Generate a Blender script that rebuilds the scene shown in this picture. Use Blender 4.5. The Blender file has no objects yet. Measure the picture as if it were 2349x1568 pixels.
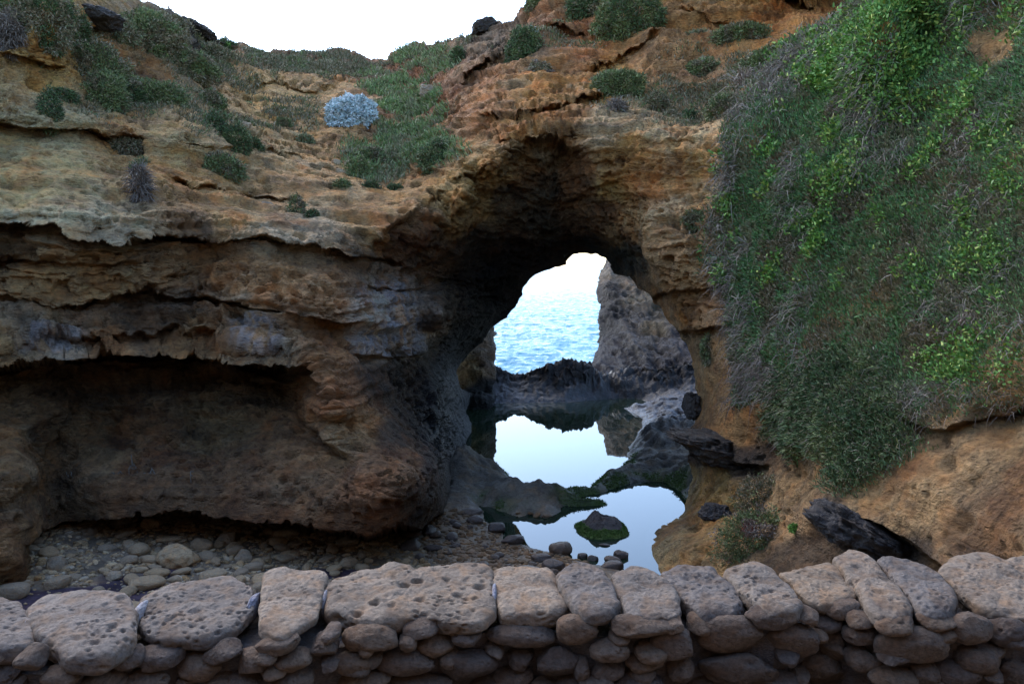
import bpy, bmesh, math, random
import numpy as np
from mathutils import Vector, Matrix
random.seed(7); RS = np.random.RandomState(11)
S = bpy.context.scene; COL = S.collection
R = math.radians
# ------------------------------------------------------------------ camera, world, sun
W0, H0, F0 = 2349.0, 1568.0, 1973.0        # photo units used for reading positions
HOR = 611.0
PITCH = math.atan((H0/2-HOR)/F0)
CAM = np.array([0.0, 0.0, 4.0])
cd = bpy.data.cameras.new('camera'); cam = bpy.data.objects.new('camera', cd); COL.objects.link(cam)
cam.location = CAM; cam.rotation_euler = (math.pi/2-PITCH, 0, 0)
cd.sensor_width = 36; cd.lens = F0/W0*36; cd.clip_start = 0.05; cd.clip_end = 9000
S.camera = cam
SUN_EL, SUN_AZ = 40.0, -38.0                # azimuth from +Y towards +X
wd = bpy.data.worlds.new('World'); S.world = wd; wd.use_nodes = True
nt = wd.node_tree; bg = nt.nodes['Background']
sky = nt.nodes.new('ShaderNodeTexSky'); sky.sky_type = 'NISHITA'; sky.sun_disc = False
sky.sun_elevation = R(SUN_EL); sky.sun_rotation = R(SUN_AZ); sky.air_density = 1.0; sky.dust_density = 1.0; sky.ozone_density = 3.0
nt.links.new(sky.outputs[0], bg.inputs[0]); bg.inputs[1].default_value = 0.15
sl = bpy.data.lights.new('sun', 'SUN'); so = bpy.data.objects.new('sun', sl); COL.objects.link(so)
sl.energy = 0.5; sl.angle = R(45); sl.color = (1, .93, .84)
sdir = Vector((math.sin(R(SUN_AZ))*math.cos(R(SUN_EL)), math.cos(R(SUN_AZ))*math.cos(R(SUN_EL)), math.sin(R(SUN_EL))))
so.rotation_euler = sdir.to_track_quat('Z', 'Y').to_euler(); so.location = (0, 0, 30)
S.view_settings.view_transform = 'Standard'; S.view_settings.look = 'None'; S.view_settings.gamma = 1
S.view_settings.exposure = 2.0
S.render.engine = 'CYCLES'
try:
    S.cycles.max_bounces = 6; S.cycles.diffuse_bounces = 4; S.cycles.glossy_bounces = 4
except Exception: pass

# ------------------------------------------------------------------ numpy helpers
cp, sp = math.cos(PITCH), math.sin(PITCH)
def rays(u, v):
    a = (np.asarray(u, float)-W0/2)/F0; b = -(np.asarray(v, float)-H0/2)/F0
    a, b = np.broadcast_arrays(a, b)
    return np.stack([a, cp+b*sp, -sp+b*cp], -1)      # camera pitched down
def PY(u, v, Y):
    d = rays(u, v); return CAM+d*(np.asarray(Y)/d[..., 1])[..., None]
def PZ(u, v, z):
    d = rays(u, v); return CAM+d*((np.asarray(z)-CAM[2])/d[..., 2])[..., None]
def _h(ix, iy, iz, s):
    h = (ix*np.uint32(374761393)+iy*np.uint32(668265263)+iz*np.uint32(2246822519)+np.uint32((s*3266489917) & 0xffffffff)).astype(np.uint32)
    h = (h ^ (h >> np.uint32(13)))*np.uint32(1274126177)
    h = (h ^ (h >> np.uint32(15)))*np.uint32(2246822519)
    return ((h ^ (h >> np.uint32(16))) & np.uint32(0xffffff)).astype(np.float32)/np.float32(0xffffff)
def vn(p, s=0):
    p = np.asarray(p, np.float32); i = np.floor(p).astype(np.int64); f = p-i
    f = f*f*f*(f*(f*6-15)+10); i = (i & 0xffffffff).astype(np.uint32)
    x, y, z = i[..., 0], i[..., 1], i[..., 2]; fx, fy, fz = f[..., 0], f[..., 1], f[..., 2]; o = np.uint32(1)
    def L(zz):
        a = _h(x, y, zz, s); b = _h(x+o, y, zz, s); c = _h(x, y+o, zz, s); d = _h(x+o, y+o, zz, s)
        return (a+(b-a)*fx)*(1-fy)+(c+(d-c)*fx)*fy
    A = L(z); B = L(z+o)
    return (A+(B-A)*fz)*2-1
def fbm(p, o=4, s=0, g=.5, l=2.03):
    p = np.asarray(p, np.float32); t = 0; a = 1; n = 0
    for k in range(o):
        t = t+a*vn(p, s+k*17); n += a; a *= g; p = p*l+11.3
    return t/n
def ridge(p, o=4, s=0, g=.55):
    p = np.asarray(p, np.float32); t = 0; a = 1; n = 0
    for k in range(o):
        t = t+a*(1-2*np.abs(vn(p, s+k*13))); n += a; a *= g; p = p*2.07+5.1
    return t/n
def worley(p, s=0):
    p = np.asarray(p, np.float32); i = np.floor(p).astype(np.int64); best = np.full(p.shape[:-1], 9., np.float32)
    for dx in (-1, 0, 1):
        for dy in (-1, 0, 1):
            for dz in (-1, 0, 1):
                c = i+np.array([dx, dy, dz]); cu = (c & 0xffffffff).astype(np.uint32)
                q = np.stack([_h(cu[..., 0], cu[..., 1], cu[..., 2], s+k) for k in (1, 2, 3)], -1)+c
                best = np.minimum(best, ((q-p)**2).sum(-1))
    return np.sqrt(best)
def sm(x, a=0., b=1.):
    t = np.clip((x-a)/(b-a), 0, 1); return t*t*(3-2*t)
def polydist(px, py, poly):
    """signed distance (negative inside) and nearest point"""
    poly = np.asarray(poly, float); n = len(poly); px = np.asarray(px, float); py = np.asarray(py, float)
    best = np.full(px.shape, 1e18); nx = np.zeros(px.shape); ny = np.zeros(px.shape); ins = np.zeros(px.shape, bool)
    for k in range(n):
        ax, ay = poly[k]; bx, by = poly[(k+1) % n]; ex, ey = bx-ax, by-ay
        t = np.clip(((px-ax)*ex+(py-ay)*ey)/(ex*ex+ey*ey+1e-12), 0, 1)
        qx, qy = ax+t*ex, ay+t*ey; d = (px-qx)**2+(py-qy)**2; m = d < best
        best = np.where(m, d, best); nx = np.where(m, qx, nx); ny = np.where(m, qy, ny)
        c = ((ay > py) != (by > py)) & (px < (bx-ax)*(py-ay)/((by-ay) if by != ay else 1e-9)+ax); ins ^= c
    d = np.sqrt(best); return np.where(ins, -d, d), nx, ny

def mesh_np(name, V, Fq, mat, attrs=None, smooth=True, parent=None, loc=None):
    V = np.asarray(V, np.float32).reshape(-1, 3); Fq = np.asarray(Fq, np.int32); n, k = Fq.shape
    me = bpy.data.meshes.new(name)
    me.vertices.add(len(V)); me.vertices.foreach_set('co', V.ravel())
    me.loops.add(n*k); me.loops.foreach_set('vertex_index', Fq.ravel())
    me.polygons.add(n); me.polygons.foreach_set('loop_start', np.arange(0, n*k, k, dtype=np.int32))
    try: me.polygons.foreach_set('loop_total', np.full(n, k, np.int32))
    except Exception: pass
    me.update(calc_edges=True)
    me.polygons.foreach_set('use_smooth', np.full(n, smooth, bool))
    for an, av in (attrs or {}).items():
        av = np.asarray(av, np.float32)
        if av.ndim == 2:
            at = me.attributes.new(an, 'FLOAT_COLOR', 'POINT'); c = np.ones((len(V), 4), np.float32); c[:, :3] = av; at.data.foreach_set('color', c.ravel())
        else:
            at = me.attributes.new(an, 'FLOAT', 'POINT'); at.data.foreach_set('value', av)
    me.materials.append(mat); me.update()
    o = bpy.data.objects.new(name, me); COL.objects.link(o)
    if parent: o.parent = parent
    if loc is not None: o.location = loc
    return o
def tag(o, label=None, cat=None, group=None, kind=None):
    if label: o['label'] = label
    if cat: o['category'] = cat
    if group: o['group'] = group
    if kind: o['kind'] = kind
    return o
def empty(name, loc, label, cat, group=None):
    o = bpy.data.objects.new(name, None); COL.objects.link(o); o.location = loc; o.empty_display_size = .1
    return tag(o, label, cat, group)
def grid_faces(nr, nc, mask=None):
    i = np.arange(nr*nc).reshape(nr, nc)
    f = np.stack([i[:-1, :-1], i[1:, :-1], i[1:, 1:], i[:-1, 1:]], -1)
    return f[mask] if mask is not None else f.reshape(-1, 4)
def compact(V, Fq, attrs):
    used = np.zeros(len(V), bool); used[Fq.ravel()] = True; idx = np.cumsum(used)-1
    return V[used], idx[Fq], {k: a[used] for k, a in attrs.items()}

# ------------------------------------------------------------------ materials
def mat(name):
    m = bpy.data.materials.new(name); m.use_nodes = True; t = m.node_tree
    return m, t, t.nodes['Principled BSDF']
def nd(t, ty, **k):
    n = t.nodes.new(ty)
    for a, b in k.items(): setattr(n, a, b)
    return n
def noise(t, co, sc, det=6, rough=.6, vec=None):
    n = nd(t, 'ShaderNodeTexNoise'); n.inputs['Scale'].default_value = sc; n.inputs['Detail'].default_value = det; n.inputs['Roughness'].default_value = rough
    t.links.new(co, n.inputs['Vector']); return n
def ramp(t, inp, stops):
    r = nd(t, 'ShaderNodeValToRGB'); e = r.color_ramp.elements
    while len(e) > 1: e.remove(e[-1])
    for i, (p, c) in enumerate(stops):
        q = e[0] if i == 0 else e.new(p)
        q.position = p; q.color = (*c, 1) if len(c) == 3 else c
    t.links.new(inp, r.inputs[0]); return r
def mul(t, a, b, fac=1.0, mode='MULTIPLY'):
    m = nd(t, 'ShaderNodeMix', data_type='RGBA', blend_type=mode); m.inputs[0].default_value = fac
    t.links.new(a, m.inputs[6]); t.links.new(b, m.inputs[7]); return m.outputs[2]
def rock_mat(name, base=None, scale=1.0, bump=.6, attr=True, var=.5, pits=True, rough=.92, zs=2.6, dist=.05):
    m, t, b = mat(name); tc = nd(t, 'ShaderNodeTexCoord'); co = tc.outputs['Object']
    mp = nd(t, 'ShaderNodeMapping'); mp.inputs['Scale'].default_value = (1, 1, zs); t.links.new(co, mp.inputs[0]); cs = mp.outputs[0]
    if attr:
        a = nd(t, 'ShaderNodeAttribute', attribute_name='tint'); col = a.outputs['Color']
    else:
        rgb = nd(t, 'ShaderNodeRGB'); rgb.outputs[0].default_value = (*base, 1); col = rgb.outputs[0]
        oi = nd(t, 'ShaderNodeObjectInfo')
        rr = ramp(t, oi.outputs['Random'], [(0, (.72, .74, .8)), (.3, (1.0, .98, .95)), (.55, (1.1, 1.0, .86)), (.8, (.85, .88, .95)), (1, (1.25, 1.17, 1.05))])
        col = mul(t, col, rr.outputs[0])
    n1 = noise(t, cs, 1.3*scale, 9, .62); r1 = ramp(t, n1.outputs['Fac'], [(.3, (1-var, 1-var*1.02, 1-var*.95)), (.5, (1, 1, 1)), (.7, (1+var*.75, 1+var*.72, 1+var*.7))])
    col = mul(t, col, r1.outputs[0])
    n2 = noise(t, cs, 14*scale, 8, .7); r2 = ramp(t, n2.outputs['Fac'], [(.30, (.42, .40, .40)), (.5, (1, 1, 1)), (.70, (1.42, 1.40, 1.36))])
    col = mul(t, col, r2.outputs[0], .8)
    n3 = noise(t, co, 3.1*scale, 5, .55); r3 = ramp(t, n3.outputs['Fac'], [(.36, (1.18, .93, .70)), (.52, (1, 1, 1)), (.68, (.96, 1.0, 1.04))])
    col = mul(t, col, r3.outputs[0], .7)
    t.links.new(col, b.inputs['Base Color'])
    h = nd(t, 'ShaderNodeMath', operation='ADD'); t.links.new(n2.outputs['Fac'], h.inputs[0])
    n4 = noise(t, cs, 55*scale, 4, .7); m4 = nd(t, 'ShaderNodeMath', operation='MULTIPLY'); m4.inputs[1].default_value = .35; t.links.new(n4.outputs['Fac'], m4.inputs[0])
    t.links.new(m4.outputs[0], h.inputs[1]); hh = h.outputs[0]
    if pits:
        vo = nd(t, 'ShaderNodeTexVoronoi'); vo.inputs['Scale'].default_value = 9*scale; t.links.new(cs, vo.inputs['Vector'])
        rv = ramp(t, vo.outputs['Distance'], [(.08, (0, 0, 0)), (.3, (1, 1, 1))]); mk = ramp(t, n3.outputs['Fac'], [(.45, (0, 0, 0)), (.6, (1, 1, 1))])
        pv = mul(t, rv.outputs[0], mk.outputs[0], 1, 'SUBTRACT')
        hx = nd(t, 'ShaderNodeMath', operation='MULTIPLY_ADD'); t.links.new(rv.outputs[0], hx.inputs[0]); t.links.new(mk.outputs[0], hx.inputs[1]); t.links.new(hh, hx.inputs[2]); hh = hx.outputs[0]
    bp = nd(t, 'ShaderNodeBump'); bp.inputs['Strength'].default_value = bump; bp.inputs['Distance'].default_value = dist/scale
    t.links.new(hh, bp.inputs['Height']); t.links.new(bp.outputs[0], b.inputs['Normal'])
    if attr:
        aw = nd(t, 'ShaderNodeAttribute', attribute_name='wet'); mr = nd(t, 'ShaderNodeMapRange'); mr.inputs[3].default_value = rough; mr.inputs[4].default_value = .22
        t.links.new(aw.outputs['Fac'], mr.inputs[0]); t.links.new(mr.outputs[0], b.inputs['Roughness'])
    else: b.inputs['Roughness'].default_value = rough
    b.inputs['Specular IOR Level'].default_value = .35
    return m
M_CLIFF = rock_mat('cliff_rock', bump=1.0, dist=.12)
M_SHELF = rock_mat('shelf_rock', bump=.7, scale=1.5)
M_STONE = rock_mat('wall_stone', base=(.125, .09, .066), attr=False, scale=4.0, bump=.6, var=.4, zs=1.4)
M_CAP = rock_mat('cap_stone', base=(.19, .15, .115), attr=False, scale=4.0, bump=.42, var=.45, zs=1.4)
M_MORTAR = rock_mat('mortar', base=(.13, .105, .09), attr=False, scale=5.0, bump=.8, var=.3)
M_PALEMORTAR = rock_mat('pale_mortar', base=(.36, .35, .38), attr=False, scale=6.0, bump=.8, var=.3)
M_BEACH = rock_mat('beach_stone', base=(.40, .30, .19), attr=False, scale=3.0, bump=.6, var=.25)
M_PEB = rock_mat('pebble_stone', scale=3.0, bump=.6, var=.2)
M_WETS = rock_mat('wet_stone', base=(.10, .075, .06), attr=False, scale=3.0, bump=.6, var=.3, rough=.45)
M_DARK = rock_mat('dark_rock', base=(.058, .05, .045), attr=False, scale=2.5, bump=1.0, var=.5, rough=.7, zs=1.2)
def leaf_mat(name, rough=.6):
    m, t, b = mat(name); a = nd(t, 'ShaderNodeAttribute', attribute_name='tint')
    t.links.new(a.outputs['Color'], b.inputs['Base Color']); b.inputs['Roughness'].default_value = rough; b.inputs['Specular IOR Level'].default_value = .3
    return m
M_LEAF = leaf_mat('leaf'); M_TWIG = leaf_mat('twig', .9)

# ------------------------------------------------------------------ cliff: depth (metres forward) read at control points
CP = np.array([
 # upper left
 (-400,-300,16),(0,-250,20),(300,-200,26),(-200,0,13.5),(0,0,14.5),(150,0,15.5),(150,60,14.6),(330,5,20),(400,28,21.5),(500,95,25),(600,108,27),(700,115,28),(860,138,29),(1000,105,27),(1100,65,24.5),(1180,50,23.5),(1220,0,23),(1300,-100,23),
 (0,100,14),(100,120,14.2),(200,100,16),(300,100,18),(420,120,20),(550,170,23),(700,180,25),(850,200,25),(1000,180,24),(1080,140,22),
 (-200,200,12.5),(0,200,13.4),(100,250,13.6),(200,200,15),(300,200,16.5),(400,200,18),(550,250,20),(700,250,21.5),(800,270,21.5),(900,270,22),(1000,250,21.5),(1060,200,20.5),
 (0,290,13.2),(150,300,13.6),(300,270,15),(400,290,15),(500,300,16.5),(600,330,17.5),(700,350,18.5),(800,350,19),(900,350,19.5),(1000,340,18.8),
 (-200,400,11.3),(0,380,12.6),(150,400,12.6),(300,400,13.6),(400,380,14.3),(500,400,15),(600,420,15.8),(700,430,16.2),(800,430,17),(900,430,17.3),(1000,430,16.8),(1050,400,16.8),
 (-200,500,10.6),(0,500,11.3),(150,510,11.3),(300,520,11.8),(400,500,12.6),(500,520,13),(600,520,13.4),(700,540,13.7),(800,540,14.2),(880,540,14.6),(950,500,15.2),(1000,480,15.8),
 # left middle
 (-200,650,11.0),(0,600,11.6),(150,600,11.6),(300,620,11.9),(450,620,12.6),(600,640,12.5),(700,640,12.6),(780,650,13),(850,650,14),
 (0,720,11.5),(150,720,12.0),(300,720,12.3),(450,700,12.4),(550,740,12.3),(650,740,12.1),(750,740,12.6),(820,760,13.2),(900,740,14.4),(1000,720,16),
 (-200,800,10.2),(0,800,11.1),(150,790,11.6),(300,780,11.9),(450,780,12.1),(600,790,12),(700,820,11.8),(770,840,11.9),(830,850,12.6),
 # cave
 (-200,900,10.4),(0,880,11.3),(200,900,12.2),(400,900,12.3),(600,880,12.2),(660,920,12.5),(720,900,11.4),(780,930,11.2),(840,920,12.2),(900,900,13.6),(960,900,15.5),(1020,880,18),
 (-200,1000,9.6),(0,1000,10.6),(60,1020,11.0),(100,1030,11.9),(250,1000,12.2),(450,1000,12.2),(650,980,11.9),(740,970,11.2),(800,1000,11.2),(860,980,12.0),(920,980,13),(980,980,14.8),(1040,960,18.5),(1072,947,22),(1082,983,20.3),
 (-200,1150,8.8),(0,1100,9.8),(60,1100,10.1),(90,1110,11.2),(200,1090,11.3),(400,1090,11.2),(600,1090,11.0),(740,1080,10.9),(850,1060,10.7),(940,1060,11.2),(1000,1070,12.8),(1065,1029,18.4),(1040,1075,16),
 (0,1200,9.4),(60,1200,9.7),(100,1190,11),(250,1170,11.1),(400,1165,10.9),(550,1180,10.7),(700,1190,10.5),(850,1190,10.4),(940,1170,10.9),(1000,1150,12),(1030,1130,14),(1015,1190,13.2),
 (0,1300,9.0),(60,1290,9.5),(100,1290,11.4),(400,1300,11.8),(700,1300,11.0),(900,1300,11.2),(1010,1300,12.0),(-200,1330,8.4),
 # arch lip and ceiling
 (880,600,15.3),(950,560,15.6),(1000,540,16),(1060,450,15.6),(1120,380,15.8),(1100,460,16.8),(1160,330,15.6),(1200,370,16.8),(1260,310,16),(1300,360,16.9),(1350,340,15.8),(1250,430,17.6),(1150,500,17.8),(1050,560,17.6),(950,640,16.8),(1320,460,17.6),(1380,430,16.2),(1420,480,16.2),(1370,540,18),(1440,570,17),(1250,540,18.8),(1150,600,19.2),(1330,575,19.4),(1300,590,19.6),(1227,628,20),(1200,664,20.4),(1133,747,21.6),(1100,680,20.2),(1050,760,20.5),(1043,855,22),(1000,650,18.4),(960,740,16.6),(980,820,17.5),(1100,760,21.5),(1400,597,18.8),(1436,633,18),(1457,634,17.2),
 # right leg
 (1459,661,16.8),(1497,693,16.3),(1526,729,15.8),(1562,776,15.4),(1590,840,15.0),(1598,902,14.8),(1598,950,14.6),(1560,1010,14.6),(1590,1095,14.6),(1566,1171,14),(1500,1220,12.8),(1488,1280,11.7),
 (1480,450,15.2),(1500,560,14.9),(1560,500,14.7),(1620,450,14.5),(1620,600,14.1),(1560,650,14.7),(1620,700,14.2),(1600,760,14.4),(1640,850,13.6),(1640,950,13.4),(1700,960,12.4),(1700,850,12.7),(1760,1000,11.8),(1600,1000,13.8),(1640,1090,12.8),(1700,1120,11.8),(1620,1180,12.0),(1560,1230,11.8),(1560,1300,10.9),(1650,1280,10.3),(1500,1340,11.2),(1700,1200,11),(1780,1150,10.4),(1850,1100,9.9),(1780,1280,9.3),(1850,1250,9.0),(1650,1400,9.6),
 # right above arch
 (1100,180,20.6),(1150,130,21),(1200,80,21.6),(1300,50,21.5),(1400,30,21),(1250,150,19.6),(1200,200,18.8),(1120,250,18),(1100,310,17.2),(1300,200,18.6),(1400,130,19.5),(1500,80,20),(1500,0,21),(1600,30,20),(1700,50,19.5),(1800,60,19),(1900,40,18.6),(1960,10,18.4),(1800,105,17.4),
 (1350,240,17.3),(1450,240,17),(1300,280,16.4),(1200,280,16.6),(1420,330,15.8),(1520,320,15.4),(1600,320,14.9),(1500,400,15.35),(1600,390,14.85),(1500,200,18),(1600,150,18.5),(1600,250,16.8),(1700,180,16.8),(1420,400,15.7),
 (1500,-300,21),(1800,-300,19),(1980,-300,19),
 # right bank
 (1840,112,15.2),(1900,90,14.6),(1960,60,13.8),(2000,20,13.2),(2020,-60,13),(2060,-300,14),(1730,220,15),(1680,290,14.6),(1690,400,13.9),(1700,600,13.2),(1720,750,12.4),
 (1800,300,13.6),(1800,500,12.6),(1800,700,11.8),(1800,900,11.0),(1900,200,13.2),(1900,400,12.0),(1950,600,11.0),(1950,800,10.2),(1930,1000,9.2),(1880,1080,9.4),
 (2100,50,12),(2100,250,11.2),(2100,450,10.4),(2100,650,9.6),(2100,850,8.9),(2050,980,8.5),(2000,1060,8.5),
 (2250,100,10.6),(2250,300,9.8),(2250,500,9.1),(2250,700,8.4),(2230,880,7.8),(2349,0,10),(2349,200,9.2),(2349,400,8.6),(2349,600,8),(2349,850,7.2),(2600,0,8.5),(2600,500,7),(2600,900,5.8),
 (2150,960,8.0),(2349,940,7.3),(1950,1130,8.4),(1890,1160,8.4),(2000,1190,7.9),(2100,1100,7.6),(2200,1000,7.5),(2200,1150,7.0),(2349,1050,6.8),(2349,1200,6.2),(2150,1280,6.8),(2100,1240,7.3),(2349,1300,6),(2600,1200,5),(3200,500,6.2),(3200,1100,4.6),(3200,0,7.4),(3900,500,5.6),(3900,0,6.8),(3900,1150,4.4),(3200,-300,8),(-900,0,12),(-900,500,9.6),(-900,1000,8.3),(-900,1300,7.6),(-1300,500,9),(-1300,1200,7.2),(1900,1300,8.3),(2050,1320,7.8),(2349,1500,5.4),(1900,1500,6.6),
], float)
def rbf_fit(P, val, c):
    n = len(P); r = np.sqrt(((P[:, None]-P[None])**2).sum(-1)+c*c)
    A = np.zeros((n+3, n+3)); A[:n, :n] = r-1e-6*np.eye(n); A[:n, n] = 1; A[:n, n+1:] = P; A[n, :n] = 1; A[n+1:, :n] = P.T
    b = np.zeros(n+3); b[:n] = val; return np.linalg.solve(A, b)
def rbf_eval(P, w, u, v, c):
    out = w[len(P)]+w[len(P)+1]*u+w[len(P)+2]*v
    for k in range(len(P)): out = out+w[k]*np.sqrt((u-P[k, 0])**2+(v-P[k, 1])**2+c*c)
    return out
CW = rbf_fit(CP[:, :2]/100, CP[:, 2], .22)
# ledges: polyline, drop in metres below it, how far (photo units) the hollow takes to come back out, sharpness
LEDGES = [
 ([(-250,490),(-20,500),(60,512),(150,520),(230,542),(290,546),(340,532),(420,530),(520,550),(600,563),(720,578),(800,588),(900,590)], .75, 45, 4),
 ([(-200,650),(0,657),(130,688),(220,672),(350,652)], .35, 28, 4),
 ([(330,662),(420,678),(560,690),(640,716),(720,735),(800,745)], .4, 30, 4),
 ([(-200,602),(60,596),(200,604),(330,598)], .16, 16, 4),
 ([(-250,850),(-20,838),(60,822),(150,812),(280,803),(400,803),(500,812),(580,822),(650,826),(700,848),(722,880)], 1.9, 72, 5),
 ([(100,760),(250,762),(400,752),(520,757)], .35, 25, 6),
 ([(60,1245),(90,1215),(150,1192),(250,1182),(400,1176),(500,1187),(600,1197),(700,1203),(850,1213),(960,1200),(1020,1178),(1060,1130)], 2.2, 400, 3),
 ([(380,420),(450,440),(520,432),(620,450),(700,470)], .4, 30, 5),
 ([(420,330),(520,350),(600,345),(700,368)], .35, 30, 5),
 ([(230,310),(300,318),(340,325)], .6, 40, 6),
 ([(0,125),(80,138),(150,150)], .5, 30, 5),
 ([(-100,265),(0,272),(60,290),(130,302),(200,300),(260,318),(320,312)], .55, 45, 5),
 ([(560,190),(640,200),(720,215),(780,210)], .4, 20, 4),
 ([(160,62),(200,68),(245,55)], .8, 20, 4),
 ([(400,60),(470,90),(540,110)], .6, 14, 4),
 ([(1060,200),(1090,178),(1130,150),(1180,115),(1240,95)], .9, 28, 4),
 ([(1260,72),(1330,70),(1400,85),(1450,90)], .6, 22, 4),
 ([(1340,160),(1400,140),(1470,118),(1520,100)], .5, 22, 4),
 ([(1110,272),(1200,262),(1280,240),(1350,222),(1400,212)], .7, 30, 4),
 ([(1130,315),(1180,308),(1230,322),(1300,332),(1350,330)], .7, 45, 8),
 ([(1375,318),(1440,320),(1500,328),(1580,322),(1650,318)], .12, 30, 8),
 ([(1560,40),(1640,70),(1740,78)], .35, 16, 4),
 ([(1780,5),(1830,0),(1870,12)], 1.2, 22, 4),
 ([(1480,690),(1540,664),(1620,655),(1700,650)], .35, 24, 4),
 ([(1530,755),(1600,748),(1700,738)], .55, 34, 4),
 ([(1030,420),(1080,400),(1130,372)], .5, 60, 8),
 ([(820,560),(900,520),(980,470),(1040,430)], .5, 90, 12),
 ([(1375,470),(1410,520),(1450,560)], .3, 60, 8),
 ([(830,655),(900,668),(1000,662)], .45, 14, 4),
 ([(820,810),(900,826),(980,800),(1030,770)], .7, 30, 5),
 ([(880,360),(960,395),(1045,410)], .35, 40, 10),
 ([(1870,1168),(1905,1158),(1960,1185),(2030,1212),(2090,1250),(2150,1298),(2200,1340)], .55, 60, 5),
 ([(2080,965),(2150,985),(2230,975),(2349,935),(2500,900)], .22, 50, 8),
 ([(1560,1022),(1620,1062),(1700,1070),(1765,1062)], .7, 30, 5),
 ([(680,880),(700,960),(760,1020),(810,1050)], .35, 50, 8),
]
HOLE = [(1293,582),(1335,582),(1369,581),(1384,592),(1400,598),(1398,614),(1410,628),(1436,634),(1457,634),(1459,661),(1490,671),(1497,693),(1515,704),(1526,729),(1547,747),(1562,776),(1576,794),(1587,826),(1594,862),(1598,902),(1600,950),(1592,975),(1575,1000),(1580,1060),(1591,1095),(1580,1131),(1566,1171),(1530,1191),(1496,1220),(1494,1243),(1488,1276),(1482,1303),(1480,1420),(985,1420),(1000,1230),(1012,1194),(1024,1150),(1036,1085),(1066,1029),(1082,983),(1072,947),(1075,924),(1079,902),(1058,891),(1043,855),(1068,819),(1097,790),(1115,772),(1126,747),(1133,747),(1164,729),(1169,718),(1184,697),(1202,675),(1200,664),(1214,643),(1227,628),(1277,614),(1302,610),(1295,599)]
_h2 = []
for (a_, b_), (c_, d_) in zip(HOLE, HOLE[1:]+HOLE[:1]):
    k_ = max(1, int(math.hypot(c_-a_, d_-b_)/4)); _h2 += [(a_+(c_-a_)*q/k_, b_+(d_-b_)*q/k_) for q in range(k_)]
_h2 = np.array(_h2); _q = np.stack([_h2[:, 0]/16, _h2[:, 1]/11, _h2[:, 0]*0], -1)
HOLE = _h2+np.stack([5.5*fbm(_q, 3, 951, .7), 4.5*fbm(_q+9, 3, 953, .7)], -1)
SKY = np.array([(-900,-700),(-200,-260),(100,-130),(250,-45),(330,0),(400,28),(440,50),(470,72),(500,93),(540,100),(600,108),(700,115),(760,118),(800,124),(850,137),(872,137),(900,120),(940,112),(1000,103),(1050,98),(1085,84),(1100,62),(1130,55),(1160,62),(1182,50),(1197,22),(1220,0),(1240,-50),(1320,-150),(1500,-350),(1800,-500),(3000,-700)], float)
def axis(a0, a, b, b1, st, grow):
    mid = np.arange(a, b, st); lo = []; x = a; s = st
    while x > a0: s *= grow; x -= s; lo.append(x)
    hi = []; x = mid[-1]; s = st
    while x < b1: s *= grow; x += s; hi.append(x)
    return np.array(lo[::-1]+list(mid)+hi)
STEP = 2.3
us = axis(-1300, -20, 2369, 3900, STEP, 1.10); vs = axis(-420, -20, 1330, 1420, STEP, 1.12)
U, V = np.meshgrid(us, vs)
def jag1(u, s, a): 
    z = np.zeros_like(u); return a*fbm(np.stack([u/60, z+s, z], -1), 3, s, .55)
def depth(u, v, base=None):
    D = rbf_eval(CP[:, :2]/100, CW, u/100, v/100, .22)
    for k, (pl, amp, L, sh) in enumerate(LEDGES):
        pl = np.array(pl, float); a, b = pl[0, 0], pl[-1, 0]
        m = (u > a-60) & (u < b+60) & (v > pl[:, 1].min()-90) & (v < pl[:, 1].max()+L*5)
        if not m.any(): continue
        uu, vv = u[m], v[m]
        vl = np.interp(uu, pl[:, 0], pl[:, 1])+jag1(uu, 50+k, 6. if amp > 1.5 else 10.)+(2 if amp > 1.5 else 5)*fbm(np.stack([uu/40, vv/14, uu*0+k], -1), 2, 70+k)
        dv = vv-vl; w = sm(uu, a-15, a+30)*(1-sm(uu, b-30, b+15))
        am = amp*(1+.35*fbm(np.stack([uu/70, uu*0+k, uu*0], -1), 3, k))
        below = sm(dv, -sh*.4, sh*1.1)*np.exp(-np.maximum(dv, 0)/L)
        above = -.16*np.exp(-np.abs(np.minimum(dv, 0))/(8+L*.25))*(1-sm(dv, -sh*.4, sh*1.1))
        D[m] += am*w*(below+above)
    return D
skv = np.interp(U, SKY[:, 0], SKY[:, 1])+jag1(U, 3, 7.)*(sm(U, 300, 340))
over = np.maximum(skv-V, 0)
sd, hx, hy = polydist(U, V, HOLE)
inh = np.maximum(-sd, 0)
Ue = np.where(inh > 0, hx, U); Ve = np.where(inh > 0, hy, np.maximum(V, skv))
D = depth(Ue, Ve)
Dh = D+inh*.085
# ring verts of the hole: run back through the rock, hidden behind its own rim
ox = (hx-U)/np.maximum(inh, 1e-6); oy = (hy-V)/np.maximum(inh, 1e-6)
Uq = np.where(inh > 0, hx+ox*inh*.35, U); Vq = np.where(inh > 0, hy+oy*inh*.35, Ve)
PT = PY(Uq, Vq, Dh)
ob = 4*(1-np.exp(-over*.10/4)); PT[..., 1] += ob; PT[..., 2] -= over*.012      # the crest folds back into a plateau
PT[..., 0] *= 1+over*.002
def normals(P):
    du = np.gradient(P, axis=1); dv = np.gradient(P, axis=0); n = np.cross(dv, du); n /= np.linalg.norm(n, axis=-1, keepdims=True)+1e-9; return n
def blur(A, k):
    for ax in (0, 1):
        pad = [(0, 0)]*A.ndim; pad[ax] = (k+1, k); c = np.cumsum(np.pad(A, pad, mode='edge'), axis=ax)
        n = A.shape[ax]; hi = np.take(c, np.arange(2*k+1, 2*k+1+n), axis=ax); lo = np.take(c, np.arange(0, n), axis=ax); A = (hi-lo)/(2*k+1)
    return A
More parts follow.
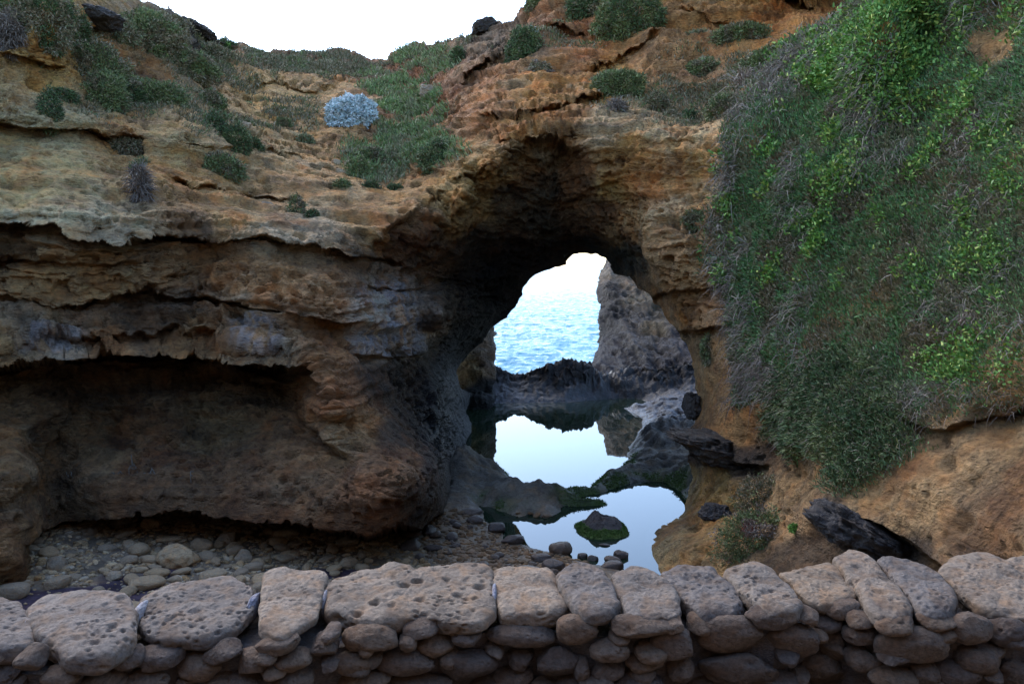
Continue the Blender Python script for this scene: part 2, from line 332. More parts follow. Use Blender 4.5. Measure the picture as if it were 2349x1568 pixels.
N0 = normals(blur(blur(PT, 11), 11))
for _ in range(3):   # smooth the push direction
    N0[1:-1, 1:-1] = (N0[1:-1, 1:-1]*2+N0[:-2, 1:-1]+N0[2:, 1:-1]+N0[1:-1, :-2]+N0[1:-1, 2:])
    N0 /= np.linalg.norm(N0, axis=-1, keepdims=True)+1e-9
flip = (N0*(PT-CAM)).sum(-1).mean() > 0
if flip: N0 = -N0
# zones
def ell(u, v, cx, cy, rx, ry, ang=0, soft=.35, seed=0):
    c, s = math.cos(R(ang)), math.sin(R(ang)); a = ((u-cx)*c+(v-cy)*s)/rx; b = (-(u-cx)*s+(v-cy)*c)/ry
    return 1-sm(np.sqrt(a*a+b*b), 1-soft, 1+soft)
BANK = [(2010,-300),(1990,0),(1940,60),(1880,95),(1830,112),(1760,190),(1700,260),(1665,330),(1640,450),(1640,620),(1680,700),(1680,850),(1690,930),(1720,925),(1775,915),(1780,1020),(1840,1060),(1920,1050),(1900,1130),(1960,1120),(2060,1050),(2120,1010),(2100,965),(2200,970),(2349,920),(2800,860),(4200,800),(4200,-300)]
wz = PT/1.0
wn = fbm(PT*1.1, 4, 91); wn2 = fbm(PT*1.1+50, 4, 92)
Uw, Vw = U+wn*28, V+wn2*28
bd, _, _ = polydist(Uw, Vw, BANK)
bank = 1-sm(bd+14*fbm(PT*2.2, 3, 95), -30, 22)
stra = np.clip(ell(U, V, 350, 700, 620, 330)+ell(U, V, 1250, 150, 330, 200)+ell(U, V, 1900, 60, 260, 90)+.25, 0, 1)*(1-bank)
inner = np.clip(ell(U, V, 1160, 560, 260, 190, -20)+ell(U, V, 960, 860, 120, 260, 10), 0, 1)
smoothz = np.clip(.6*ell(U, V, 2200, 1130, 330, 170)+ell(U, V, 1650, 950, 90, 160)+.6*ell(U, V, 110, 400, 180, 110)+.5*ell(U, V, 500, 1110, 420, 70)+.6*ell(U,V,1540,400,110,80), 0, 1)
zt = PT[..., 2]+.05*PT[..., 0]+.25*vn(PT*.35, 5)
PS = np.stack([PT[..., 0]*.45, PT[..., 1]*.45, zt*2.6], -1)
s1 = ridge(PS, 4, 21); s1b = fbm(PS*1.9+7, 4, 29)
lump = fbm(PT*.55, 4, 31); med = ridge(PT*1.5, 5, 37, .6); fin = ridge(PT*np.array([4.5, 4.5, 6.5]), 4, 41, .6)
wor = worley(PT*np.array([2.6, 2.6, 3.2])+.25*np.stack([wn, wn2, wn], -1), 5)
wor2 = worley(PT*np.array([6.5, 6.5, 8.5])+.3*np.stack([wn2, wn, wn2], -1), 9)
pitm = sm(fbm(PT*.7+9, 3, 77), -.15, .25)*(1-bank)
VW = PT-CAM; VW /= np.linalg.norm(VW, axis=-1, keepdims=True); face = sm(-(N0*VW).sum(-1), .15, .95)
disp = .18*lump+stra*(.07*s1+.06*s1b)+(1-.8*smoothz)*(.13*med*(.4+.6*face)+.10*fin*face+.02*face*ridge(PT*np.array([11, 11, 15]), 3, 891, .65)-.24*pitm*(1-sm(wor, .10, .40))-.15*sm(fbm(PT*.9+3, 3, 78), -.25, .2)*(1-sm(wor2, .12, .45))-.09*face*(1-sm(np.abs(fbm(PS*.8+3, 4, 903, .55)), 0, .035))*sm(vn(PT*.8, 905), -.3, .1)-.05*face*(1-sm(np.abs(fbm(PS*2.2+31, 3, 907, .55)), 0, .05)))+bank*.22*ridge(PT*.9, 3, 61)
disp *= (.12+.88*sm(np.abs(sd), 3, 60))*(1-.35*bank)
def saw(h, seed, wv):
    t = (PT[..., 2]+.06*PT[..., 0]+wv*fbm(PT*np.array([.35, .35, .2])/h*.5, 4, seed, .6))/h; fl_ = np.floor(t); t = t-fl_
    am = .35+.65*sm(fbm(np.stack([PT[..., 0]*.5/h*.5, PT[..., 1]*.3, fl_*7.3], -1), 3, seed+5), -.15, .2)
    return am*(np.exp(-t*3.0)*sm(t, 0, .06)-.55*sm(t, .72, 1.0)*(1-sm(t, .985, 1.0)))
disp = disp+(1-bank)*(1-.75*smoothz)*(.25+.75*stra)*(.3+.7*face)*(.22*saw(.95, 811, .5)+.14*saw(.36, 821, .2)+.065*saw(.14, 831, .08))*(.15+.85*sm(np.abs(sd), 2, 45))
dsc = np.clip(PT[..., 1]/13, .5, 1.5)
PF = PT+N0*(disp*dsc)[..., None]
NF = normals(PF); NF = -NF if flip else NF
# tint (rock kinds)
TC = np.array([
 (0,100,.42,.29,.13),(100,160,.44,.30,.13),(60,240,.46,.39,.30),(150,290,.44,.38,.29),(0,400,.46,.38,.25),(150,400,.46,.38,.25),(60,470,.40,.33,.20),(60,510,.50,.48,.46),(250,540,.45,.42,.38),
 (250,330,.34,.23,.13),(330,380,.34,.23,.13),(400,340,.40,.31,.20),(500,300,.40,.32,.24),(450,420,.33,.22,.12),(600,350,.38,.29,.19),(650,450,.35,.25,.16),(550,520,.36,.26,.15),(700,560,.42,.39,.36),(600,555,.40,.37,.34),(850,450,.34,.24,.14),(850,530,.34,.24,.14),
 (350,120,.22,.17,.12),(600,200,.40,.29,.16),(750,200,.38,.28,.18),(750,330,.36,.25,.15),(850,150,.15,.09,.065),(700,130,.16,.105,.08),(600,130,.20,.14,.10),(1000,200,.17,.10,.07),(950,250,.19,.12,.08),(1000,330,.22,.14,.09),(440,50,.08,.075,.07),(480,80,.07,.065,.06),
 (1120,90,.12,.10,.09),(1080,180,.20,.14,.11),(1200,120,.17,.13,.11),(1130,230,.33,.19,.11),(1250,210,.40,.23,.10),(1400,170,.42,.26,.11),(1350,130,.36,.2,.12),(1300,60,.26,.14,.09),(1500,120,.38,.24,.15),(1600,70,.42,.26,.14),(1750,40,.44,.26,.12),(1850,60,.46,.26,.11),(1940,30,.44,.24,.09),(1600,200,.32,.21,.14),
 (1200,290,.38,.22,.10),(1300,270,.30,.18,.09),(1400,290,.42,.34,.27),(1520,290,.44,.36,.29),(1600,290,.42,.34,.26),(1450,350,.40,.24,.10),(1480,420,.36,.18,.08),(1550,400,.40,.23,.12),(1600,370,.42,.27,.13),(1550,480,.43,.33,.26),(1620,450,.42,.30,.20),(1400,430,.42,.31,.15),(1450,530,.40,.29,.19),(1600,620,.38,.27,.17),(1560,600,.40,.29,.20),
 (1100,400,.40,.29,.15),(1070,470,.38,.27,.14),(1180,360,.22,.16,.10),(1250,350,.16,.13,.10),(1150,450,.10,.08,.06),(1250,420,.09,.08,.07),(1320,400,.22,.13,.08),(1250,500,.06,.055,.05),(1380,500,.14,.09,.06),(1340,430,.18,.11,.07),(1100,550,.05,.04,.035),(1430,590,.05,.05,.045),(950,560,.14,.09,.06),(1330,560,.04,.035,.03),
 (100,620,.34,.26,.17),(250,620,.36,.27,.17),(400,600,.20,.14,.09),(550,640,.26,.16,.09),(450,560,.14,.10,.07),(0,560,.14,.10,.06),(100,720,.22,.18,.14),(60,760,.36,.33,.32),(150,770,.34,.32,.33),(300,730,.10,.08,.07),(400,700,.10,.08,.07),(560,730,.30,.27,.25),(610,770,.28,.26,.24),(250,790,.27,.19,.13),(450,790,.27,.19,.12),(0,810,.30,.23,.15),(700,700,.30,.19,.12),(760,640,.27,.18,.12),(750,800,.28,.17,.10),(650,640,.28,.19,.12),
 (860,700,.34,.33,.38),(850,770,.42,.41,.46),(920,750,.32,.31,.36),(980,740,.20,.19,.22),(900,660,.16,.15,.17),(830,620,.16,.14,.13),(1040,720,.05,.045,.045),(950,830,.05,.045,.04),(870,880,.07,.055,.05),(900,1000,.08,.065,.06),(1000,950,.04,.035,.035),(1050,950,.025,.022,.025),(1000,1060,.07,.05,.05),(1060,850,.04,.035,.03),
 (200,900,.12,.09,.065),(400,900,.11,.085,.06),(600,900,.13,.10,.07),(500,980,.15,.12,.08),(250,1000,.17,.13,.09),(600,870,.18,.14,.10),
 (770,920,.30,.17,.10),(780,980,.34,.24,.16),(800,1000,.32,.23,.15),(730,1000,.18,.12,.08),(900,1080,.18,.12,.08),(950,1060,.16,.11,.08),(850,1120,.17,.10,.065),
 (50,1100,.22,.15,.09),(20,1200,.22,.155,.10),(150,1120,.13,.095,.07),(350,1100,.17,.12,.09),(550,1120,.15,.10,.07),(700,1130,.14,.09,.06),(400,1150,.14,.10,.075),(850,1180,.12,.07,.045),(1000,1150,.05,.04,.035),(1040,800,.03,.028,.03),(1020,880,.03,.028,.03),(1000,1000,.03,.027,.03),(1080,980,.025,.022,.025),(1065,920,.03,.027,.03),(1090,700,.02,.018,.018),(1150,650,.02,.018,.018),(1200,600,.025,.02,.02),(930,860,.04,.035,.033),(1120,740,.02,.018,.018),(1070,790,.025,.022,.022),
 (1540,700,.36,.22,.12),(1580,800,.36,.27,.19),(1620,820,.34,.25,.16),(1570,720,.42,.24,.11),(1650,900,.38,.26,.15),(1680,990,.38,.25,.14),(1650,720,.36,.25,.17),(1590,1030,.08,.065,.07),(1700,1060,.06,.05,.05),(1640,1110,.34,.24,.11),(1600,1110,.32,.23,.10),(1600,1160,.36,.26,.12),(1550,1200,.28,.24,.17),(1520,1250,.26,.22,.15),(1600,1250,.30,.22,.12),(1800,1140,.33,.25,.17),(1830,1200,.33,.25,.18),(1720,1200,.30,.22,.14),(1640,1300,.30,.24,.16),
 (1900,1190,.04,.035,.04),(1980,1230,.035,.03,.03),(2080,1270,.04,.035,.035),(1880,1260,.10,.08,.07),(2000,1160,.34,.27,.19),(2100,1150,.35,.27,.19),(2250,1050,.28,.22,.16),(2250,1180,.25,.195,.15),(2349,1000,.27,.20,.13),(2200,1250,.24,.19,.145),(2000,1170,.33,.26,.19),
 (1800,500,.04,.06,.035),(2000,300,.04,.06,.035),(2200,600,.04,.06,.035),(2000,900,.035,.055,.035),(1720,700,.08,.08,.055),(2300,150,.04,.06,.035),(2290,110,.22,.17,.11),(1800,250,.09,.08,.05),(1640,500,.2,.14,.1)], float)
def shepard(u, v, T, p=3.2):
    num = np.zeros(u.shape+(T.shape[1]-2,), np.float32); den = np.zeros(u.shape, np.float32)
    for r in T:
        w = ((u-r[0])**2+((v-r[1])*1.25)**2+120)**(-p/1.0)*1e8
        den += w; num += w[..., None]*r[2:].astype(np.float32)
    return num/den[..., None]
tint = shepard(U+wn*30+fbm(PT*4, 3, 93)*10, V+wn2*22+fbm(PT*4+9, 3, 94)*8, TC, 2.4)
# thin strata colour bands, iron stains and pale crust
band = fbm(np.stack([PT[..., 0]*.5, PT[..., 1]*.5, zt*7], -1), 4, 99)
tint *= (1+.30*band*stra)[..., None]
pale = sm(fbm(PT*1.7+20, 5, 101, .6), .18, .42)*(1-bank)*(1-inner)*(V < 1180)
tint = tint*(1-.35*pale[..., None])+.35*pale[..., None]*np.array([.46, .42, .37])*np.clip(tint.sum(-1, keepdims=True)/.6, .2, 1)
iron = sm(fbm(PT*np.array([1.4, 1.4, .9])+40, 5, 103, .6), .12, .4)*(1-bank)
tint *= 1-iron[..., None]*np.array([.04, .22, .36])
blk = sm(fbm(PT*np.array([2, 2, 2.8])+70, 5, 107, .62), .22, .45)*(1-bank)*(1-smoothz*.5)
tint *= 1-blk[..., None]*.45
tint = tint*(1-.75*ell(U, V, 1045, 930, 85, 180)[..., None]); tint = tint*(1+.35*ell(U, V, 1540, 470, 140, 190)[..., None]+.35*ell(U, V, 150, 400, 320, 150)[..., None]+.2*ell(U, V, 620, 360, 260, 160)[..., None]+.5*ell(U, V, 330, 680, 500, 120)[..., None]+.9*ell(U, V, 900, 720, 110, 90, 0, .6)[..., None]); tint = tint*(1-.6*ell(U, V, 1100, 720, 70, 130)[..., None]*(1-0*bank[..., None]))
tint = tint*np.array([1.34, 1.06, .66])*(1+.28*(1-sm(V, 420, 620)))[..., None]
crust = np.clip(ell(U+wn*25, V+wn2*18, 900, 770, 90, 50, -8, .3)+.8*ell(U+wn*25, V+wn2*18, 880, 680, 70, 34, 0, .3)+.7*ell(U+wn*25, V+wn2*18, 590, 765, 60, 26, 20, .3)+.7*ell(U+wn*25, V+wn2*18, 110, 775, 80, 22, -10, .3), 0, 1)*sm(fbm(PT*np.array([5, 5, 3.5]), 4, 961, .65), -.22, .08)
tint = tint*(1-crust[..., None])+crust[..., None]*np.array([.43, .405, .40]); tint = np.where(bank[..., None] > .5, tint*1.2, tint); spk_ = fbm(PT*np.array([9, 9, 14]), 3, 881, .7); tint *= (1+.55*spk_*(1-bank))[..., None]; mx_ = tint.max(-1, keepdims=True); tint = tint*(np.minimum(mx_, .40+.5*np.tanh(np.maximum(mx_-.40, 0)/.5)*.6)/mx_); tint = np.clip(tint, .012, .6)
wet = np.clip(ell(U, V, 1040, 980, 70, 150)+ell(U, V, 1590, 1060, 40, 60), 0, 1)*.3
keep = (inh < 26)
fm = keep[:-1, :-1] & keep[1:, :-1] & keep[1:, 1:] & keep[:-1, 1:]
FQ = grid_faces(len(vs), len(us), fm)
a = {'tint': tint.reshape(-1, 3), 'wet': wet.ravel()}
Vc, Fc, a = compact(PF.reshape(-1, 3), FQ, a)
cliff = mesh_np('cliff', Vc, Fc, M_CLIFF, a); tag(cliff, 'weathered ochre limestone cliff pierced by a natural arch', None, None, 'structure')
def at(u, v):
    c = int(np.clip(np.searchsorted(us, u), 1, len(us)-2)); r = int(np.clip(np.searchsorted(vs, v), 1, len(vs)-2))
    return PF[r, c].copy(), N0[r, c].copy()

# faint letters scratched into the soft wall of the undercut
m, t, b = mat('scratched_rock'); b.inputs['Base Color'].default_value = (.15, .125, .095, 1); b.inputs['Roughness'].default_value = .95
SCR = [[(295,1086),(304,1053),(318,1088)],[(304,1053),(303,1072)],[(299,1079),(313,1080)],[(257,1091),(262,1085),(263,1096)],[(333,1094),(339,1082),(345,1092),(350,1080),(357,1092)],[(155,1086),(160,1095)],[(166,1084),(168,1095)],[(436,1102),(437,1088),(443,1088)],[(436,1095),(442,1096)],[(272,1092),(276,1085),(281,1094)]]
for pl in SCR:
    V_, F_ = [], []
    for (a_, b_), (c_, d_) in zip(pl, pl[1:]):
        for q in range(7):
            u = a_+(c_-a_)*q/6; v = b_+(d_-b_)*q/6; p_, n_ = at(u, v); p_ = p_+n_*.004; off = len(V_)
            for e in ((-.005, 0, -.005), (.005, 0, -.005), (.005, 0, .005), (-.005, 0, .005)): V_.append(p_+np.array(e)+n_*.004*(e[2] > 0))
            if q:
                for g in range(4): F_.append([off-4+g, off-4+(g+1) % 4, off+(g+1) % 4, off+g])
    mesh_np('scratch_mark', np.array(V_), np.array(F_), m, parent=cliff, smooth=False)

# ------------------------------------------------------------------ patches beyond the arch
def patch(name, ua, va, ctrl, clip, tints, disp_s, wetv, edge_back=.12, seed=0, step=1.8):
    uu = np.arange(ua[0], ua[1], step); vv = np.arange(va[0], va[1], step); u, v = np.meshgrid(uu, vv)
    C = np.array(ctrl, float); w = rbf_fit(C[:, :2]/100, C[:, 2], .2)
    s, px, py = polydist(u, v, clip); out = np.maximum(s, 0)
    ue, ve = np.where(out > 0, px, u), np.where(out > 0, py, v)
    d = rbf_eval(C[:, :2]/100, w, ue/100, ve/100, .2)
    ix, iy = (px-u)/np.maximum(out, 1e-6), (py-v)/np.maximum(out, 1e-6)
    P = PY(np.where(out > 0, px+ix*out*.4, u), np.where(out > 0, py+iy*out*.4, v), d+out*edge_back)
    n = normals(P); n = -n if (n*(P-CAM)).sum(-1).mean() > 0 else n
    Pa = P*np.array([1, .3, 1.7]); st = ridge(np.stack([P[..., 0]*.35, P[..., 1]*.12, P[..., 2]*2.2], -1), 4, seed+1)
    dd = disp_s*(.32*st+.22*ridge(Pa*.8, 5, seed+2, .62)+.12*ridge(Pa*3.2, 4, seed+3, .6)-.2*(1-sm(worley(Pa*2.2, seed), .1, .5)))*(.35+.65*sm(np.abs(s), 2, 25))
    P = P+n*dd[..., None]
    T = shepard(u+fbm(P*1.2, 4, 5)*14, v+fbm(P*1.2+9, 4, 6)*10, np.array(tints, float), 3.0)
    T = np.clip((T/.25)**1.7*.25*(1+.55*st[..., None])*np.array([.22, .21, .205]), .010, .7)
    k = out < 24; m = k[:-1, :-1] & k[1:, :-1] & k[1:, 1:] & k[:-1, 1:]
    A = {'tint': T.reshape(-1, 3), 'wet': np.full(u.size, wetv)}
    Vv, Ff, A = compact(P.reshape(-1, 3), grid_faces(len(vv), len(uu), m), A)
    return mesh_np(name, Vv, Ff, M_CLIFF, A)
o = patch('headland', (1330, 1700), (500, 930), [(1380,560,44),(1400,620,40),(1450,650,38),(1500,680,36),(1380,700,37),(1450,720,35),(1550,740,33),(1380,780,34),(1450,800,31.5),(1560,810,29.5),(1360,835,31),(1420,850,29.5),(1500,860,28.5),(1590,870,27),(1360,900,27.5),(1500,900,27),(1600,920,25),(1600,600,40),(1690,600,38),(1690,800,28)],
 [(1400,520),(1390,600),(1381,632),(1371,671),(1383,707),(1374,736),(1384,776),(1376,794),(1364,830),(1345,842),(1345,925),(1690,925),(1690,520)],
 [(1400,630,.42,.38,.32),(1450,655,.40,.35,.28),(1400,680,.16,.15,.14),(1480,700,.30,.27,.2),(1400,740,.11,.11,.12),(1470,740,.20,.19,.18),(1400,800,.12,.12,.14),(1480,790,.22,.22,.22),(1550,800,.17,.17,.19),(1400,850,.13,.13,.15),(1550,860,.14,.14,.17),(1500,760,.32,.28,.2)], .95, .12, seed=31)
tag(o, 'grey striped limestone headland beyond the arch', None, None, 'structure')
o = patch('sea_stack', (1000, 1150), (700, 950), [(1128,752,26),(1090,780,25.5),(1060,850,25),(1128,850,25),(1128,930,24),(1040,940,24),(1020,750,25)],
 [(1020,740),(1130,750),(1127,775),(1133,800),(1126,830),(1133,852),(1130,900),(1125,945),(1010,945),(1010,800)],
 [(1110,790,.36,.31,.26),(1090,850,.42,.34,.22),(1060,860,.44,.36,.24),(1120,840,.30,.24,.18),(1110,900,.06,.05,.05),(1070,920,.05,.045,.045)], .8, .2, seed=41)
tag(o, 'cream rock buttress on the seaward side of the arch', None, None, 'structure')

# ------------------------------------------------------------------ floor: shore, shelf, bar, all one height field with water filling its hollows
def wz0(pts, z=0.): 
    q = PZ([p[0] for p in pts], [p[1] for p in pts], z); return [(a, b) for a, b in zip(q[:, 0], q[:, 1])]
UP = wz0([(1040,925),(1180,924),(1300,922),(1366,912),(1369,898),(1420,905),(1500,914),(1480,930),(1431,937),(1471,955),(1471,972),(1458,1003),(1443,1030),(1440,1050),(1429,1072),(1382,1092),(1349,1120),(1319,1128),(1290,1128),(1250,1128),(1215,1126),(1190,1115),(1165,1090),(1140,1066),(1080,1060),(1020,1050),(1030,960)])
LP = wz0([(1100,1158),(1150,1172),(1184,1186),(1215,1180),(1260,1188),(1285,1172),(1293,1161),(1340,1162),(1390,1158),(1397,1153),(1345,1148),(1329,1144),(1375,1131),(1425,1115),(1465,1104),(1514,1104),(1547,1118),(1567,1135),(1600,1180),(1600,1330),(1484,1340),(1430,1308),(1349,1292),(1296,1275),(1217,1252),(1158,1236),(1150,1208),(1115,1190)])
gx = np.arange(-9.5, 7.6, .036); gy = np.concatenate([np.arange(4.2, 16, .036), np.arange(16, 27, .05), np.arange(27, 34, .14)])
GX, GY = np.meshgrid(gx, gy)
Z0 = np.zeros_like(GX); Q = np.stack([GX, GY, Z0], -1)
jx, jy = fbm(Q*3.2, 4, 3)*.10, fbm(Q*3.2+30, 4, 4)*.10
s1_, _, _ = polydist(GX+jx, GY+jy, UP); s2_, _, _ = polydist(GX+jx, GY+jy, LP)
sdw = np.minimum(s1_, s2_)
beach = (1-sm(GX, .2+.0*GX, 2.2))*(1-sm(GY, 13.2, 14.6)); beach = np.maximum(beach, 1-sm(GY, 10.5, 11.8))
out = np.maximum(sdw, 0)
zb = .10*out+.0; zb = .78*(1-np.exp(-zb/.78))
zs = .20*(1-np.exp(-out/.35))+.05*out
FZ = np.where(sdw < 0, -.45*sm(-sdw, 0, .8)-.02, beach*zb+(1-beach)*zs)
lim = np.clip(out/.25, 0, 1)
rgh = ridge(Q*np.array([1.6, 1.1, 1]), 5, 15, .6)
FZ += lim*(1-beach)*(.10*rgh+.06*fbm(Q*4, 4, 16)+.03*ridge(Q*8, 3, 17))+beach*lim*.035*fbm(Q*2.0, 4, 18)
pits_ = 1-sm(worley(Q*np.array([2.2, 1.7, 1]), 8), .12, .38)
FZ -= lim*(1-beach)*.10*pits_*(GY < 24)
def hump(u, v, z, rx, ry, h, ang=0, p=2.0):
    global FZ
    c = PZ(u, v, z); ca, sa = math.cos(R(ang)), math.sin(R(ang)); dx, dy = GX-c[0]+jx, GY-c[1]+jy
    a_, b_ = (dx*ca+dy*sa)/rx, (-dx*sa+dy*ca)/ry
    FZ = FZ+h*np.exp(-(a_*a_+b_*b_)**(p/2))*(1+.45*rgh+.15*ridge(Q*5, 3, 19))*sm(sdw, .0, .22)
hump(1070, 1092, .1, .48, .5, .26, 0, 2.4); hump(1140, 1140, .1, .35, .4, .12)
hump(1262, 1140, .1, .30, .24, .22, 0, 2.2); hump(1225, 1172, .05, .5, .3, .05); hump(1330,1140,.05,.25,.2,.06)
hump(1525, 1015, .2, .6, .8, .22, 20, 3); hump(1580, 1000, .2, .6, 1.2, .3); hump(1600, 1090, .2, .4, .6, .35)
# bar of jagged rock in front of the sea
bx = np.array([-2.6, -1.0, -.55, -.1, .2, .6, 1.1, 1.7, 2.3, 3, 4.2, 7.6]); bh = .70*np.array([1.0, .78, .66, .38, .34, .48, .74, .86, .92, .8, .6, .7])
crest = np.interp(GX, bx, bh); yc = 26.7+.25*fbm(Q*.8, 3, 23)
bar = np.exp(-((GY-yc)/.85)**2)*crest
spk = ridge(Q*np.array([2.4, 2.4, 1]), 5, 25, .7); spk2 = ridge(Q*5.5, 3, 27, .6)
FZ = FZ+bar*(1+.42*spk+.22*spk2+.12*ridge(Q*11, 2, 29))
FZ = np.where(GY > 27.6, FZ-(GY-27.6)*1.6, FZ)
# rough the whole floor in depth too, so steep faces are not fluted
P3 = np.stack([GX, GY, FZ*1.5], -1); amp3 = np.clip(lim*(1-beach), 0, 1)*(.04+.10*sm(bar, .05, .3))
GXd = GX+amp3*(ridge(P3*2.1, 3, 301)+.5*ridge(P3*5.5, 2, 303)); GYd = GY+amp3*(ridge(P3*2.1+40, 3, 305)+.5*ridge(P3*5.5+9, 2, 307))
# colours
u_ = GX/GY*F0+W0/2
zz = FZ
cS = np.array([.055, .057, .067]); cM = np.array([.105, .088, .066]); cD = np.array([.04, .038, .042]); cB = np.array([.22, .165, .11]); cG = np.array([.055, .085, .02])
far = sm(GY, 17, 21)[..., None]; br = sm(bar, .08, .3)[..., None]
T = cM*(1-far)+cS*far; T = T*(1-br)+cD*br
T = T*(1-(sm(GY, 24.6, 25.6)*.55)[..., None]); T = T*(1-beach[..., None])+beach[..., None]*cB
pur = sm(fbm(Q*.9+4, 4, 33), .08, .25)*beach*(GX < -1.5)
T = T*(1-pur[..., None])+pur[..., None]*np.array([.055, .035, .05])
moss = (1-sm(sdw, .02, .42))*(1-beach)*(GY < 18.5)*sm(fbm(Q*1.6+8, 4, 35), -.25, .15)
T = T*(1-moss[..., None])+moss[..., None]*cG
T = T*(1-.4*pits_*(1-beach))[..., None]*(1+.25*fbm(Q*2, 4, 39))[..., None]
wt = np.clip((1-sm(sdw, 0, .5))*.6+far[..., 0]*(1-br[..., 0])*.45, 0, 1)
FQ = grid_faces(len(gy), len(gx))
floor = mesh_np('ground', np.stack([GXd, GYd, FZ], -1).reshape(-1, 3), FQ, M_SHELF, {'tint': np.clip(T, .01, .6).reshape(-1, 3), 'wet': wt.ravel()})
tag(floor, 'stony beach and rock shelf around the pools', None, None, 'structure')
def fz(x, y):
    c = int(np.clip(np.searchsorted(gx, x), 0, len(gx)-1)); r = int(np.clip(np.searchsorted(gy, y), 0, len(gy)-1)); return float(FZ[r, c])

# water
m, t, b = mat('pool_water'); b.inputs['Base Color'].default_value = (.012, .022, .012, 1); b.inputs['Roughness'].default_value = .015; b.inputs['IOR'].default_value = 1.42
tc = nd(t, 'ShaderNodeTexCoord'); n = noise(t, tc.outputs['Object'], 1.6, 3, .5); bp = nd(t, 'ShaderNodeBump'); bp.inputs['Strength'].default_value = .02; bp.inputs['Distance'].default_value = .02
t.links.new(n.outputs['Fac'], bp.inputs['Height']); t.links.new(bp.outputs[0], b.inputs['Normal'])
M_POOL = m
wx = np.linspace(-4, 7, 12); wy = np.linspace(9, 27.2, 12); WX, WY = np.meshgrid(wx, wy)
o = mesh_np('pool_water', np.stack([WX, WY, 0*WX], -1).reshape(-1, 3), grid_faces(12, 12), m); tag(o, 'still tidal pool mirroring the sky', None, None, 'structure')
m, t, b = mat('sea_water'); b.inputs['Roughness'].default_value = .2; b.inputs['IOR'].default_value = 1.33
tc = nd(t, 'ShaderNodeTexCoord'); mp = nd(t, 'ShaderNodeMapping'); mp.inputs['Scale'].default_value = (.55, 1.0, 1); t.links.new(tc.outputs['Object'], mp.inputs[0])
n = noise(t, mp.outputs[0], .05, 3, .5); r = ramp(t, n.outputs['Fac'], [(.35, (.03, .19, .27)), (.65, (.07, .27, .34))]); t.links.new(r.outputs[0], b.inputs['Base Color'])
n2 = noise(t, mp.outputs[0], 2.2, 4, .6); bp = nd(t, 'ShaderNodeBump'); bp.inputs['Strength'].default_value = .6; bp.inputs['Distance'].default_value = .7
t.links.new(n2.outputs['Fac'], bp.inputs['Height']); t.links.new(bp.outputs[0], b.inputs['Normal'])
SEAZ = -3.0
yy = 29*np.exp(np.linspace(0, math.log(6000/29.), 900)); xx = np.linspace(-.42, .42, 420); SX, SY = np.meshgrid(xx, yy); SX = SX*(SY+20)
q = np.stack([SX*.55, SY*.9, 0*SX], -1); fade = 1/(1+(SY/420)**2)
SZ = SEAZ+fade*(.17*ridge(q*.8, 3, 71)+.10*ridge(q*2.4, 3, 73))
o = mesh_np('sea', np.stack([SX, SY, SZ], -1).reshape(-1, 3), grid_faces(900, 420), m); tag(o, 'bright rippled blue sea seen through the arch', None, None, 'structure')

# ------------------------------------------------------------------ behind the camera: lookout floor and the grotto's rear wall
gx2 = np.linspace(-14, 14, 90); gz2 = np.linspace(-1, 8.5, 60); A_, B_ = np.meshgrid(gx2, gz2)
P = np.stack([A_, -2.9+.02*A_**2+0*A_-.02*B_, B_], -1); P[..., 1] += .8*ridge(P*.4, 4, 81); 
o = mesh_np('rear_cliff', P.reshape(-1, 3), grid_faces(60, 90), M_CLIFF, {'tint': np.tile([.3, .22, .15], (P.size//3, 1)), 'wet': np.zeros(P.size//3)}); tag(o, 'rock face behind the lookout', None, None, 'structure')
A_, B_ = np.meshgrid(np.linspace(-14, 14, 60), np.linspace(-6, 3.0, 30))
P = np.stack([A_, B_, 2.25+.04*vn(np.stack([A_, B_, A_*0], -1)*1.3, 3)], -1)
o = mesh_np('path', P.reshape(-1, 3), grid_faces(30, 60), M_SHELF, {'tint': np.tile([.24, .19, .15], (P.size//3, 1)), 'wet': np.zeros(P.size//3)}); tag(o, 'worn lookout path', None, None, 'structure')

# ------------------------------------------------------------------ stones
def ico(sub):
    bm = bmesh.new(); bmesh.ops.create_icosphere(bm, subdivisions=sub, radius=1)
    v = np.array([x.co[:] for x in bm.verts]); f = np.array([[y.index for y in x.verts] for x in bm.faces]); bm.free(); return v, f
ICO = {k: ico(k) for k in (1, 2, 3, 4, 5, 6)}
def stone_v(seed, sub=3, ax=(1, .8, .6), ang=.35, rough=.12, pit=0., pw=.75):
    v, f = ICO[sub]; v = v.copy(); rs = np.random.RandomState(seed)
    v = np.sign(v)*np.abs(v)**pw; v /= np.linalg.norm(v, axis=1, keepdims=True)**.6
    for _ in range(rs.randint(5, 9)):                       # cut flat facets
        n = rs.normal(size=3); n /= np.linalg.norm(n); d = rs.uniform(.62, .92)
        h = v@n-d; v = v-np.where(h > 0, h*(1-ang*.4), 0)[:, None]*n
    q = v+seed*3.1
    v = v*(1+rough*fbm(q*1.4, 3, seed)+rough*.45*ridge(q*4, 3, seed+5))[:, None]
    v = v*np.array(ax)
    if pit:
        w = worley(v/np.array(ax).max()*3.3+seed, seed); msk = sm(vn(q*1.5, seed+9), -.3, .3)
        v = v*(1-pit*msk*(1-sm(w, .1, .42)))[:, None]
    return v, f

